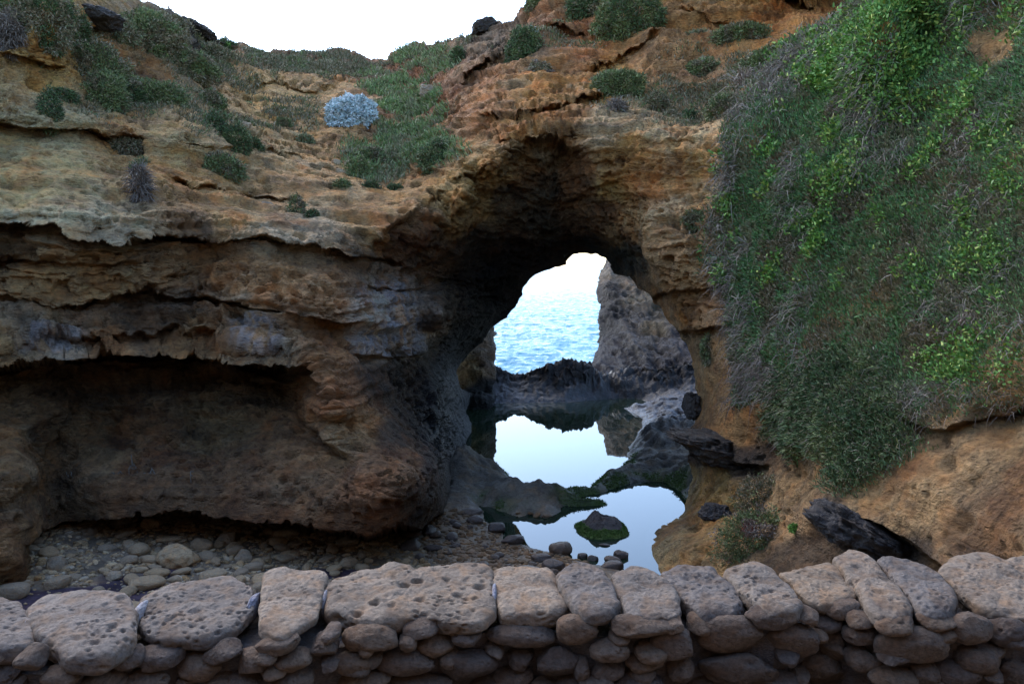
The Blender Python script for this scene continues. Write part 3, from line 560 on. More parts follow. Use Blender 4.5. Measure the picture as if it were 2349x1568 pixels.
# beach rocks as things
LAND = []
protos = []
for k in range(10):
    v, f = stone_v(100+k, 3, (1, RS.uniform(.6, .9), RS.uniform(.32, .62)), 1.3, .10)
    o = mesh_np('beach_rock', v, f, M_BEACH, smooth=False); protos.append(o.data); bpy.data.objects.remove(o)
proto_wet = []
for k in range(4):
    v, f = stone_v(200+k, 3, (1, RS.uniform(.6, .85), RS.uniform(.35, .55)), .5, .10)
    o = mesh_np('shore_rock', v, f, M_WETS); proto_wet.append(o.data); bpy.data.objects.remove(o)
def put_rock(name, me, x, y, s, label, cat, group, sink=.25, tilt=.25, rz=None, z=None):
    o = bpy.data.objects.new(name, me); COL.objects.link(o)
    o.location = (x, y, (fz(x, y) if z is None else z)+s*.4*(1-sink)); o.scale = (s, s, s)
    o.rotation_euler = (random.uniform(-tilt, tilt), random.uniform(-tilt, tilt), random.uniform(0, 6.28) if rz is None else rz)
    return tag(o, label, cat, group)
placed = []
def special(u, v, wpx, label, seed, ax=(1, .8, .6), m=M_BEACH, name='boulder', z=.45, cat='boulder', pit=0, sub=4, sink=.3, tl=.15):
    c = PZ(u, v, z); s = wpx/2/F0*c[1]
    vv, ff = stone_v(seed, sub, ax, .6, .12, pit)
    o = mesh_np(name, vv*s, ff, m, loc=(c[0], c[1], z+s*ax[2]*(1-2*sink)*.8)); o.rotation_euler = (random.uniform(-tl, tl), random.uniform(-tl, tl), random.uniform(-.4, .4))
    placed.append((c[0], c[1], s)); return tag(o, label, cat)
def beachz(u, v):
    z = .4
    for _ in range(6):
        c = PZ(u, v, z); z = .6*z+.4*fz(c[0], c[1])
    return z
for (u, v, w, lab, seed, ax, pit) in [
 (410, 1290, 96, 'large brown boulder with a deep notch half buried in the rubble beach', 5, (1, .9, .7), .35),
 (128, 1303, 54, 'smooth rounded grey boulder beside the cave mouth at the left of the beach', 6, (1, .95, .85), 0),
 (75, 1262, 40, 'flat oval stone leaning against the foot of the left cliff', 7, (1, .7, .5), 0),
 (193, 1217, 34, 'pale oval stone at the back of the beach under the cave wall', 8, (1, .8, .5), 0),
 (345, 1212, 46, 'angular forked pale rock at the back of the beach', 9, (1, .6, .9), .2),
 (390, 1240, 62, 'long flat ochre slab above the notched boulder', 10, (1, .6, .35), 0),
 (522, 1245, 54, 'squarish brown block near the black gap under the cliff', 12, (1, .8, .7), .1),
 (560, 1283, 46, 'angular flat-faced stone propped in the middle of the beach', 13, (1, .5, .8), 0),
 (655, 1228, 66, 'low brown slab in the shadow under the overhang', 14, (1, .7, .4), 0),
 (665, 1272, 48, 'flat oval slab lying near the capped wall', 15, (1, .6, .3), 0),
 (592, 1294, 34, 'rounded tan cobble beside the angular stone', 16, (1, .9, .7), 0),
 (320, 1310, 44, 'long pale cobble in front of the notched boulder', 17, (1, .6, .4), 0),
 (262, 1325, 36, 'squat pale block close behind the wall', 18, (1, .9, .7), 0),
 (240, 1312, 34, 'small oval ochre cobble in the seaweed patch', 19, (1, .6, .5), 0),
 (300, 1258, 50, 'pale wedge of rock beside the notched boulder', 20, (1, .7, .6), .1),
 ]: special(u, v, w, lab, seed, ax, z=beachz(u, v), pit=pit)
for (u, v, w, lab, seed, ax) in [
 (1208, 1318, 72, 'large smooth brown boulder at the water end of the beach behind the wall', 21, (1, .6, .5)),
 (1288, 1262, 60, 'dark wet rounded rock at the edge of the pool', 22, (1, .8, .6)),
 (1178, 1240, 60, 'long dark slab lying at the corner of the beach and the pool', 23, (1, .5, .35)),
 (1140, 1216, 44, 'black wet block on the pool edge under the arch pillar', 24, (1, .8, .7)),
 (1090, 1196, 44, 'brown block stacked at the foot of the arch pillar', 25, (1, .7, .5)),
 (1080, 1176, 52, 'flat wet slab beneath the mound left of the pool', 26, (1, .7, .3)),
 (1424, 1278, 36, 'rounded dark rock standing in the pool beside the wall', 27, (1, .8, .8)),
 (1405, 1288, 40, 'flat dark rock in the shallows', 28, (1, .7, .5)),
 (1405, 1302, 54, 'broad brown rock behind the cap stones at the pool edge', 29, (1, .7, .45)),
 (1335, 1278, 30, 'small dark oval rock in the shallows, first from the beach', 30, (1, .7, .6)),
 (1360, 1283, 26, 'small dark pointed rock in the shallows', 31, (1, .8, .7)),
 (1387, 1250, 26, 'flat dark stone barely breaking the pool surface', 33, (1, .6, .25)),
 (1303, 1258, 16, 'tiny dark stone in the pool near the beach', 34, (1, .6, .4)),
 (1188, 1228, 18, 'tiny flat stone alone in the pool by the beach corner', 35, (1, .5, .3)),
 (1240, 1282, 50, 'long brown rock slanting along the shoreline', 36, (1, .5, .4)),
 (1270, 1300, 56, 'brown rock wedged behind the wall near the water', 37, (1, .6, .5)),
 ]: special(u, v, w, lab, seed, ax, m=M_WETS, name='shore_rock', cat='rock', z=max(.0, beachz(u, v)) if u < 1300 else .0)

n_placed = 0; tries = 0; LOOSE = []
GR = 'loose rocks of the rubble beach'
while n_placed < 235 and tries < 6000:
    tries += 1
    x = random.uniform(-6.2, 1.6); y = random.uniform(8.6, 13.2)
    u = x/y*F0+W0/2; 
    if not (-20 < u < 1300): continue
    z = fz(x, y)
    if z < .03: continue
    s = random.choice([.06, .075, .085, .1, .12, .14, .17])*random.uniform(.85, 1.15)
    if x > -.8: s *= .75
    if any((x-a)**2+(y-b)**2 < (.72*(s+c))**2 for a, b, c in placed): continue
    placed.append((x, y, s)); n_placed += 1
    me = random.choice(proto_wet if (z < .16 and x > -2) else protos)
    LOOSE.append((put_rock('beach_rock', me, x, y, s, 'x', 'rock', GR), x, y, s))
MARKS = [(410,1290,'the notched boulder'),(128,1303,'the smooth round boulder'),(522,1245,'the squarish block'),(655,1228,'the slab under the overhang'),(1208,1318,'the largest shoreline boulder'),(1178,1240,'the slab at the pool corner'),(193,1217,'the pale oval stone by the cave'),(900,1262,None),(800,1290,None)]
MK = []
for u, v, n_ in MARKS:
    if n_: c = PZ(u, v, beachz(u, v)); MK.append((c[0], c[1], n_))
grp = {}
for o, x, y, s in LOOSE:
    m_ = min(MK, key=lambda m: (m[0]-x)**2+(m[1]-y)**2); dx, dy = x-m_[0], y-m_[1]
    side = ('right of' if dx > 0 else 'left of') if abs(dx) > abs(dy) else ('behind' if dy > 0 else 'in front of')
    grp.setdefault((m_[2], side), []).append((dx*dx+dy*dy, o, s))
ORD = ['nearest', 'second', 'third', 'fourth', 'fifth', 'sixth', 'seventh', 'eighth', 'ninth', 'tenth', 'eleventh', 'twelfth', 'thirteenth', 'fourteenth', 'fifteenth', 'sixteenth', 'seventeenth', 'eighteenth', 'nineteenth', 'twentieth']
TENS = ['twenty', 'thirty', 'forty', 'fifty', 'sixty', 'seventy']
for (m_, side), L_ in grp.items():
    for q, (_, o, s) in enumerate(sorted(L_, key=lambda t: t[0])):
        w_ = ORD[q] if q < 20 else TENS[(q+1)//10-2]+('-'+['', 'first', 'second', 'third', 'fourth', 'fifth', 'sixth', 'seventh', 'eighth', 'ninth'][(q+1) % 10] if (q+1) % 10 else 'th')
        sz = 'small' if s < .09 else ('medium' if s < .13 else 'large')
        o['label'] = f'{sz} stone, {w_} out of those {side} {m_}'
# pebbles (uncountable)
def merge_stones(n, gen, sub, smax):
    Vs, Fs, Ts = [], [], []; off = 0; base = [stone_v(400+k, sub, (1, .8, .55), 1.4, .1) for k in range(12)]
    for k in range(n):
        g = gen()
        if g is None: continue
        x, y, z, s, c = g; v, f = base[RS.randint(12)]; a_ = RS.uniform(0, 6.28); ca, sa = math.cos(a_), math.sin(a_); t1 = RS.uniform(-.3, .3)
        w = v*np.array([1, RS.uniform(.6, 1), RS.uniform(.6, 1)]); w = np.stack([w[:, 0]*ca-w[:, 1]*sa, w[:, 0]*sa+w[:, 1]*ca, w[:, 2]+w[:, 0]*t1], -1)*s+np.array([x, y, z+s*.15])
        Vs.append(w); Fs.append(f+off); off += len(w); Ts.append(np.tile(c, (len(w), 1)))
    return np.concatenate(Vs), np.concatenate(Fs), np.concatenate(Ts)
PC = np.array([1.25, 1.02, .74])*np.array([[.34, .29, .22], [.40, .36, .29], [.27, .23, .17], [.38, .37, .35], [.30, .24, .16], [.24, .22, .19]])
def gen():
    x = RS.uniform(-6.5, 2.0); y = RS.uniform(8.4, 13.6); z = fz(x, y)
    u = x/y*F0+W0/2
    if z < .005 or u < -40 or u > 1360: return None
    s = RS.choice([.018, .025, .032, .042, .055, .07], p=[.16, .2, .24, .2, .13, .07])
    p = float(fbm(np.array([[x*.9+4, y*.9+4, 4.0]]), 4, 33)[0])
    if x < -1.5 and p > .12 and s > .03: return None
    c = PC[RS.randint(6)]*RS.uniform(.75, 1.15)
    if z < .14: c = c*np.array([.42, .36, .33])
    elif x > -2: c = c*np.array([.72, .68, .62])
    return x, y, z, s, c
v, f, c = merge_stones(9500, gen, 2, .07)
o = mesh_np('pebbles', v, f, M_PEB, {'tint': c, 'wet': np.zeros(len(v))}, smooth=False); tag(o, 'pebbles and small cobbles filling the beach', 'pebbles', None, 'stuff')

# mossy rock standing in the pool: stone plus moss skirt
c = PZ(1380, 1215, 0); Rk = empty('pool_rock', (c[0], c[1], 0), 'dark hump of rock with a green moss skirt standing in the near pool', 'rock')
n_ = 130; aa, rr = np.meshgrid(np.linspace(0, 2*math.pi, 160, endpoint=False), np.linspace(0, 1, 60))
def poolrock():
    sx = .47; X = np.cos(aa)*rr*sx; Yy = np.sin(aa)*rr*.56
    q = np.stack([X, Yy, 0*X], -1)
    h = .06*np.exp(-(((X+.09)/.10)**2+((Yy-.05)/.16)**2)**1.5)+.14*np.exp(-(((X-.03)/.30)**2+((Yy-.03)/.32)**2)**2.2)+.03*(1-rr)
    h = h*(1+.2*ridge(q*6, 3, 3))+.035*ridge(q*9, 4, 5)*(1-rr)-.05*sm(rr, .78, 1)+.015
    X = X*(1+.16*fbm(np.stack([np.cos(aa)*2, np.sin(aa)*2, aa*0], -1), 3, 8)); Yy = Yy*(1+.2*fbm(np.stack([np.cos(aa)*2, np.sin(aa)*2, aa*0+4], -1), 3, 9))
    return X, Yy, h
X, Yy, h = poolrock()
T_ = np.where((h < .085+.03*fbm(np.stack([X, Yy, X*0], -1)*9, 3, 2))[..., None], np.array([.06, .09, .02]), np.array([.07, .058, .052]))
i = np.arange(160*60).reshape(60, 160); i2 = np.concatenate([i, i[:, :1]], 1)
fq = np.stack([i2[:-1, :-1], i2[:-1, 1:], i2[1:, 1:], i2[1:, :-1]], -1).reshape(-1, 4)
mesh_np('rock', np.stack([X, Yy, h], -1).reshape(-1, 3), fq, M_SHELF, {'tint': T_.reshape(-1, 3), 'wet': np.full(X.size, .2)}, parent=Rk)
# moss tufts builder (blades)
def blades(name, P, N, L, Wd, cols, matr, parent=None, droop=.5, curl=.3, spread=.6, up=.35, two=True):
    """tapered bent blades at points P with surface normals N"""
    n = len(P); d = N+RS.normal(size=(n, 3))*spread+np.array([0, 0, up]); d /= np.linalg.norm(d, axis=1, keepdims=True)
    sd_ = np.cross(d, RS.normal(size=(n, 3))); sd_ /= np.linalg.norm(sd_, axis=1, keepdims=True)+1e-9
    L = L[:, None]; Wd = Wd[:, None]
    b0 = P-sd_*Wd*.5; b1 = P+sd_*Wd*.5
    mid = P+d*L*.55; m0 = mid-sd_*Wd*.45; m1 = mid+sd_*Wd*.45
    tip = P+d*L+np.array([0, 0, -1])*L*droop*.4+RS.normal(size=(n, 3))*L*curl*.3
    t0 = tip-sd_*Wd*.12; t1 = tip+sd_*Wd*.12
    V_ = np.stack([b0, b1, m0, m1, t0, t1], 1).reshape(-1, 3); o_ = np.arange(n)[:, None]*6
    F_ = np.concatenate([o_+np.array([0, 1, 3, 2]), o_+np.array([2, 3, 5, 4])], 0)
    return mesh_np(name, V_, F_, matr, {'tint': np.repeat(cols, 6, axis=0)}, parent=parent, smooth=False)
ids = np.where((h.ravel() < .08) & (h.ravel() > .0))[0]; ids = ids[RS.randint(0, len(ids), 2600)]
mp_ = np.stack([X, Yy, h], -1).reshape(-1, 3)[ids]
blades('moss', mp_, np.tile([0, 0, 1.], (len(ids), 1)), RS.uniform(.015, .035, len(ids)), RS.uniform(.006, .012, len(ids)), np.array([.07, .12, .02])*RS.uniform(.5, 1.6, (len(ids), 1)), M_LEAF, parent=Rk, droop=.4)

# dark slab jutting from the right leg
def blob_at(name, u, v, Y, hw, hh, hd, seed, matr, label, cat, rot=(0, 0, 0), pw=.6, rough=.30, pit=.28):
    c_ = PY(u, v, Y); vv, ff = stone_v(seed, 6, (hw, hd, hh), .6, rough, pit, pw); vv = vv*(1+.12*ridge(vv*9+seed, 4, seed+2)*np.clip(1, 0, 1))[:, None]
    o_ = mesh_np(name, vv, ff, matr, loc=tuple(c_)); o_.rotation_euler = rot; return tag(o_, label, cat)
blob_at('rock_ledge', 1662, 1030, 13.0, .74, .20, .6, 51, M_DARK, 'black pitted rock ledge jutting from the right leg of the arch above the pool', 'rock ledge', (0, .14, .0))
blob_at('rock_ledge', 1640, 1178, 11.7, .20, .13, .2, 52, M_DARK, 'small dark knob of rock on the ochre bank above the pool', 'rock', (0, .3, 0))
blob_at('rock_ledge', 1586, 925, 14.6, .10, .24, .25, 54, M_DARK, 'short black fin of rock at the inner edge of the right leg', 'rock', (0, 0, .2))

for (u, v, w_, h_, sd_, lab) in [(792,352,24,14,61,'upper rock of the little scree pile below the silver bush'),(772,372,20,13,62,'left rock of the little scree pile below the silver bush'),(800,374,22,12,63,'right rock of the little scree pile below the silver bush'),(782,394,24,14,64,'lowest rock of the little scree pile below the silver bush'),(985,212,42,34,65,'rounded reddish boulder lodged in the green gully'),(560,288,34,16,66,'pale block on the crumbling ledge of the left cliff'),(612,472,34,18,67,'ochre block perched on the ledge in the middle of the left cliff'),(1432,165,44,8,68,'thin pale slab resting on the orange slope above the arch')]:
    p_, n_ = at(u, v); blob_at('cliff_boulder', u, v, p_[1]-.02, w_/2/F0*p_[1], h_/2/F0*p_[1], w_/3/F0*p_[1], sd_, M_BEACH, lab, 'boulder', (.1, .1, 0), pit=.1, rough=.2)
p_, n_ = at(212, 45); blob_at('overhanging_slab', 215, 42, p_[1]-.1, .42, .17, .45, 71, M_DARK, 'dark overhanging slab jutting from the top of the left slope', 'rock', (0, .12, 0))
p_, n_ = at(455, 72); blob_at('skyline_rock', 455, 70, p_[1], .5, .16, .5, 72, M_DARK, 'dark layered rock on the left skyline', 'rock', (0, .45, 0))
p_, n_ = at(1115, 66); blob_at('skyline_rock', 1112, 64, p_[1], .34, .2, .4, 73, M_DARK, 'dark knobbly rock on the skyline right of the saddle', 'rock', (0, -.2, 0))
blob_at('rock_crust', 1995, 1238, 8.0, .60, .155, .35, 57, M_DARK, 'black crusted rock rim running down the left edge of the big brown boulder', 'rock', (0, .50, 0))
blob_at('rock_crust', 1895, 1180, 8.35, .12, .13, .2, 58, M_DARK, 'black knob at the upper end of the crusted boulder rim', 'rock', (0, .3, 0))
# ------------------------------------------------------------------ drystone wall
ZT = 2.70
WALL = empty('stone_wall', (0, 3.2, 2.3), 'low mortared stone wall with rounded cap stones across the foreground', 'stone wall')
CAPS = [
 [(-90,1362),(-20,1362),(40,1368),(62,1395),(74,1435),(60,1462),(0,1470),(-90,1470)],
 [(62,1392),(105,1360),(200,1352),(285,1360),(312,1400),(308,1440),(230,1484),(150,1484),(85,1440)],
 [(318,1366),(396,1338),(522,1325),(582,1341),(576,1390),(533,1424),(470,1444),(360,1446),(324,1425)],
 [(608,1318),(644,1308),(748,1316),(738,1364),(728,1402),(684,1420),(641,1440),(598,1424),(592,1390)],
 [(752,1322),(800,1306),(870,1302),(905,1286),(945,1302),(1095,1290),(1124,1302),(1130,1375),(1100,1402),(1040,1408),(960,1392),(890,1404),(830,1400),(762,1385),(747,1350)],
 [(1133,1305),(1158,1299),(1256,1304),(1272,1322),(1296,1372),(1270,1386),(1194,1392),(1150,1388),(1135,1350)],
 [(1280,1318),(1313,1294),(1346,1293),(1385,1310),(1406,1339),(1423,1370),(1400,1386),(1356,1396),(1320,1374),(1297,1350)],
 [(1409,1325),(1446,1298),(1477,1301),(1518,1325),(1560,1360),(1570,1385),(1550,1398),(1490,1402),(1441,1390),(1424,1355)],
 [(1523,1314),(1557,1297),(1640,1295),(1660,1316),(1690,1339),(1705,1370),(1690,1382),(1611,1388),(1574,1365),(1532,1332)],
 [(1662,1309),(1727,1293),(1770,1307),(1813,1336),(1842,1366),(1820,1380),(1763,1384),(1727,1360),(1698,1342)],
 [(1784,1310),(1845,1293),(1899,1290),(1933,1310),(1962,1339),(1958,1352),(1899,1368),(1856,1364),(1822,1340)],
 [(1909,1286),(1943,1268),(1971,1272),(2005,1292),(2050,1328),(2094,1374),(2085,1388),(2036,1396),(1992,1378),(1972,1345),(1937,1310)],
 [(2010,1286),(2030,1278),(2115,1293),(2160,1310),(2195,1350),(2192,1374),(2165,1388),(2118,1380),(2096,1362),(2056,1326)],
 [(2156,1304),(2184,1279),(2241,1272),(2295,1286),(2400,1284),(2465,1330),(2460,1385),(2350,1392),(2260,1372),(2215,1345)],
 [(2480,1310),(2560,1280),(2660,1284),(2730,1310),(2745,1355),(2700,1388),(2560,1392),(2485,1370)],
 [(2760,1300),(2860,1272),(2980,1280),(3020,1330),(2990,1380),(2840,1388),(2765,1365)],
 [(-330,1372),(-240,1358),(-110,1362),(-98,1400),(-100,1465),(-230,1482),(-330,1470)],
 [(-600,1376),(-480,1362),(-350,1366),(-338,1420),(-350,1478),(-500,1486),(-600,1470)],
]
CAPLAB = ['grey-green cap stone cut off by the left edge', 'broad rounded cap stone with a sagging lower lip', 'wide pitted cap stone with a blue-green crust', 'smooth squarish cap stone', 'very long cap stone full of holes', 'rough square cap stone', 'smooth egg-shaped cap stone', 'smooth tilted oblong cap stone', 'cap stone with a ridge across it', 'cap stone with a round hole in a knob', 'flat wedge-shaped cap stone', 'tallest cap stone, leaning to the right', 'round-shouldered grey cap stone', 'big flat cap stone at the right end', 'cap stone beyond the big flat one', 'last cap stone of the wall', 'grey cap stone beyond the left edge', 'first cap stone of the wall']
frontline = []
PITS = [.05, .16, .18, .03, .26, .14, .03, .02, .07, .11, .05, .08, .08, .06, .05, .08, .1, .06]
for k, pl in enumerate(CAPS):
    pl = np.array(pl, float); zt = ZT+.012*math.sin(k*2.3)
    tt = np.linspace(0, 1, 10, endpoint=False)[:, None]; nx_ = np.roll(pl, -1, 0); pl = np.concatenate([a_+(b_-a_)*tt for a_, b_ in zip(pl, nx_)])
    wp = PZ(pl[:, 0], pl[:, 1], zt)[:, :2]; c_ = np.array([(wp[:, 0].min()+wp[:, 0].max())/2, (wp[:, 1].min()+wp[:, 1].max())/2])
    frontline.append((c_[0], wp[:, 1].min()))
    q = (wp-c_)*np.array([1.045, 1.0]); ang = np.arctan2(q[:, 1], q[:, 0]); o_ = np.argsort(ang); ang, rad = ang[o_], np.linalg.norm(q, axis=1)[o_]
    th = .052+.012*math.sin(k*1.7); NA, NT = 300, 130
    tt = np.linspace(0, math.pi, 4000); n_ = 5.5; sr, sz = np.sin(tt), np.cos(tt); kk = (np.abs(sr)**n_+np.abs(sz)**n_)**(-1/n_); pr, pz = sr*kk, sz*kk
    L_ = np.concatenate([[0], np.cumsum(np.hypot(np.diff(pr)*.2, np.diff(pz)*th))]); ts = np.interp(np.linspace(0, L_[-1], NT), L_, tt)
    sr, sz = np.sin(ts), np.cos(ts); kk = (np.abs(sr)**n_+np.abs(sz)**n_)**(-1/n_); pr, pz = sr*kk, sz*kk
    nr_, nz_ = np.abs(pr)**(n_-1)/.2, np.sign(pz)*np.abs(pz)**(n_-1)/th; nl = np.hypot(nr_, nz_)+1e-9; nr_, nz_ = nr_/nl, nz_/nl
    pa = np.linspace(-math.pi, math.pi, NA, endpoint=False); rp = np.interp(pa, ang, rad, period=2*math.pi); rp = (np.roll(rp, 2)+np.roll(rp, -2)+np.roll(rp, 4)+np.roll(rp, -4)+rp)/5
    vz = np.repeat(pz[:, None], NA, 1).ravel(); lowf = np.where(vz < 0, 1-.30*(-vz)**1.5, 1)
    X = (pr[:, None]*np.cos(pa)*rp).ravel()*lowf; Y_ = (pr[:, None]*np.sin(pa)*rp).ravel()*lowf; Zc = vz*th-th
    nrm = np.stack([(nr_[:, None]*np.cos(pa)).ravel(), (nr_[:, None]*np.sin(pa)).ravel(), np.repeat(nz_[:, None], NA, 1).ravel()], -1)
    ii = np.arange(NA*NT).reshape(NT, NA); ii = np.concatenate([ii, ii[:, :1]], 1); f = np.stack([ii[:-1, :-1], ii[1:, :-1], ii[1:, 1:], ii[:-1, 1:]], -1).reshape(-1, 4)
    w = np.stack([X, Y_, Zc], -1); qn = w*np.array([1, 1, 1.0])+k*7.7
    dz = .020*fbm(qn*4.0, 3, 600+k)+.010*fbm(qn*11, 4, 620+k, .6)+.004*fbm(qn*45, 3, 640+k)
    wo = worley(qn*np.array([11, 11, 15])+.4*fbm(qn*6, 2, 5)[:, None], 30+k); msk = sm(vn(qn*5, 33+k), -.25, .4)
    wo2 = worley(qn*np.array([28, 34, 40]), 60+k); msk2 = sm(vn(qn*8+3, 35+k), -.3, .3)
    dz = dz-PITS[k]*.16*msk*(1-sm(wo, .06, .36+.12*vn(qn*6, 77)))-(.004+PITS[k]*.06)*msk2*(1-sm(wo2, .1, .4))
    w = w+nrm*dz[:, None]; w[:, 0] += .014*fbm(qn*5+40, 3, 660+k)*(pr.repeat(NA)); w[:, 1] += .014*fbm(qn*5+50, 3, 670+k)*(pr.repeat(NA))
    tilt = .10 if k > 7 else .08
    w[:, 2] += w[:, 1]*tilt
    o = mesh_np('capstone', w, f, M_CAP, parent=WALL, loc=(c_[0], c_[1]-3.2, zt-2.3)); o['label'] = CAPLAB[k]
fl = np.array(frontline); fl = fl[np.argsort(fl[:, 0])]
def fy(x): return np.interp(x, fl[:, 0], fl[:, 1])
# mortar core
cx = np.linspace(-2.6, 3.4, 420); cz = np.linspace(0, 1, 90)
CX, CZ = np.meshgrid(cx, cz)
fyc = fy(CX)+.06
zlo, zhi = 1.7, ZT-.12
P = np.stack([CX, fyc, zlo+(zhi-zlo)*CZ], -1); P[..., 1] -= .015*fbm(P*7, 4, 701)+.008*ridge(P*22, 3, 703)
back = P.copy(); back[..., 1] = P[..., 1]+.42
nP = P.shape[0]*P.shape[1]; i = np.arange(nP).reshape(P.shape[:2])
fq = [grid_faces(*P.shape[:2]), grid_faces(*P.shape[:2])[:, ::-1]+nP, np.stack([i[-1, :-1], i[-1, 1:], i[-1, 1:]+nP, i[-1, :-1]+nP], -1)]
core = mesh_np('mortar_core', np.concatenate([P.reshape(-1, 3), back.reshape(-1, 3)])-np.array([0, 3.2, 2.3]), np.concatenate(fq), M_MORTAR, parent=WALL)
# pale mortar between the left caps
for (u, v, w_, h_) in [(74, 1440, 18, 60), (318, 1420, 22, 70), (588, 1385, 16, 70), (745, 1385, 12, 40), (1134, 1370, 14, 50), (1300, 1360, 12, 40)]:
    c_ = PZ(u, v, ZT-.05); vv, ff = stone_v(int(u), 4, (w_/2/F0*c_[1], h_/F0*c_[1]*1.0, .05), .5, .2)
    o = mesh_np('mortar_joint', vv, ff, M_PALEMORTAR, parent=WALL, loc=(c_[0], c_[1]-3.2+.0, c_[2]-2.3))
WS = [(18,1540,70,34),(79,1501,70,43),(150,1540,80,40),(241,1552,80,34),(300,1500,70,36),(378,1496,119,43),(461,1523,97,54),(515,1488,83,40),(335,1548,119,36),(583,1515,86,50),(644,1467,104,32),(680,1501,83,40),(745,1476,62,38),(763,1445,43,25),(673,1548,101,40),(560,1555,80,30),
 (849,1460,119,54),(939,1461,40,32),(1000,1474,84,43),(968,1434,80,28),(1072,1447,66,32),(798,1512,112,50),(932,1508,126,56),(1072,1513,130,66),(831,1552,126,32),(968,1557,133,29),(1198,1445,151,44),(1324,1442,90,62),(1195,1501,58,42),(1274,1508,104,61),(1335,1530,40,54),(1180,1546,94,43),(1396,1480,90,40),(1421,1451,50,20),(1393,1526,72,40),(1475,1428,150,32),(1475,1512,86,34),(1557,1526,60,54),(1250,1560,60,24),(1328,1563,100,22),(1457,1555,120,32),
 (1540,1469,100,72),(1604,1426,58,32),(1676,1449,150,88),(1690,1523,180,74),(1763,1413,108,38),(1813,1463,115,74),(1845,1400,58,26),(1932,1391,86,36),(1890,1420,68,32),(1964,1413,58,32),(1910,1472,54,70),(1971,1447,82,40),(1971,1503,76,50),(1878,1528,108,62),(2088,1474,165,80),(2043,1423,90,30),(2144,1420,94,30),(2220,1434,94,62),(2241,1501,112,58),(2306,1445,90,62),(2190,1537,108,54),(2040,1546,108,43),(2115,1540,70,46),(2324,1537,84,54),(1780,1555,90,30),(1620,1562,90,24),(1112,1565,70,20),(1540,1420,50,24)]
rw_ = np.random.RandomState(5)
WS += [(float(rw_.uniform(-10, 2349)), 0, float(rw_.uniform(40, 80)), float(rw_.uniform(20, 36))) for _ in range(30)]
WS = [(u, v if v else float(rw_.uniform(1430 if u > 700 else 1490, 1565)), w_, h_) for (u, v, w_, h_) in WS]
for k, (u, v, w_, h_) in enumerate(WS):
    x0 = 0; Yf = 3.1
    for _ in range(4):
        d_ = rays(u, v); x0 = d_[0]*Yf/d_[1]; Yf = float(fy(x0))+.05
    c_ = PY(u, v, Yf); hw, hh = w_/2/F0*Yf*1.10, h_/2/F0*Yf*1.12
    rsd = np.random.RandomState(k+900)
    vv, ff = stone_v(900+k, 4, (hw, .06, hh), .6, .11, .10 if k % 4 else .3, .72)
    o = mesh_np('wall_stone', vv, ff, M_STONE, parent=WALL, loc=(c_[0], c_[1]-3.2-.006-.012*(k % 3), c_[2]-2.3)); o.rotation_euler = (.30, rsd.uniform(-.12, .12), 0)

# ------------------------------------------------------------------ plants
def env_points(n, hw, hh, hd, seed, droop=0):
    """points through a lumpy half-ellipsoid; local axes x right, z up, y out of the rock (-y)"""
    rs = np.random.RandomState(seed); d = rs.normal(size=(n, 3)); d /= np.linalg.norm(d, axis=1, keepdims=True)
    d[:, 1] = -np.abs(d[:, 1])
    lump = 1+.28*fbm(d*2.2+seed, 3, seed)+.12*vn(d*6+seed, seed+3)
    r = (rs.uniform(.35, 1, n)**.45)*lump
    p = d*r[:, None]*np.array([hw, hd, hh])
    if droop: p[:, 2] -= droop*np.abs(p[:, 1])
    return p, d, lump, rs
PAL = {
 'bank': [(.055, .11, .04), (.07, .14, .045), (.10, .165, .06), (.045, .09, .035), (.10, .11, .06)],
 'green': [(.055, .075, .026), (.07, .092, .032), (.10, .115, .042), (.045, .062, .024), (.11, .095, .05)],
 'dark': [(.028, .048, .018), (.035, .06, .02), (.05, .07, .026), (.06, .05, .028)],
 'brown': [(.12, .092, .052), (.09, .072, .04), (.06, .066, .03), (.15, .12, .08), (.05, .055, .025)],
 'olive': [(.09, .10, .045), (.12, .12, .06), (.07, .085, .04), (.13, .10, .06)],
 'silver': [(.42, .50, .50), (.52, .62, .62), (.34, .42, .42), (.62, .72, .70), (.26, .32, .32)],
 'bright': [(.15, .29, .055), (.20, .36, .08), (.12, .24, .05), (.32, .38, .08), (.09, .18, .04)],
 'grass': [(.09, .13, .045), (.12, .15, .055), (.065, .10, .035), (.16, .145, .08)],
 'red': [(.16, .02, .02), (.22, .03, .03), (.12, .015, .02)],
 'dry': [(.24, .19, .15), (.18, .14, .11), (.30, .25, .2), (.12, .09, .07)],
}
def pick(kind, n, rs): 
    c = np.array(PAL[kind])[rs.randint(0, len(PAL[kind]), n)]*{'silver': 1.35, 'bright': 1.0, 'dry': 1.0, 'bank': 2.1, 'red': 1.3}.get(kind, 2.1); return c*rs.uniform(.7, 1.3, (n, 1))
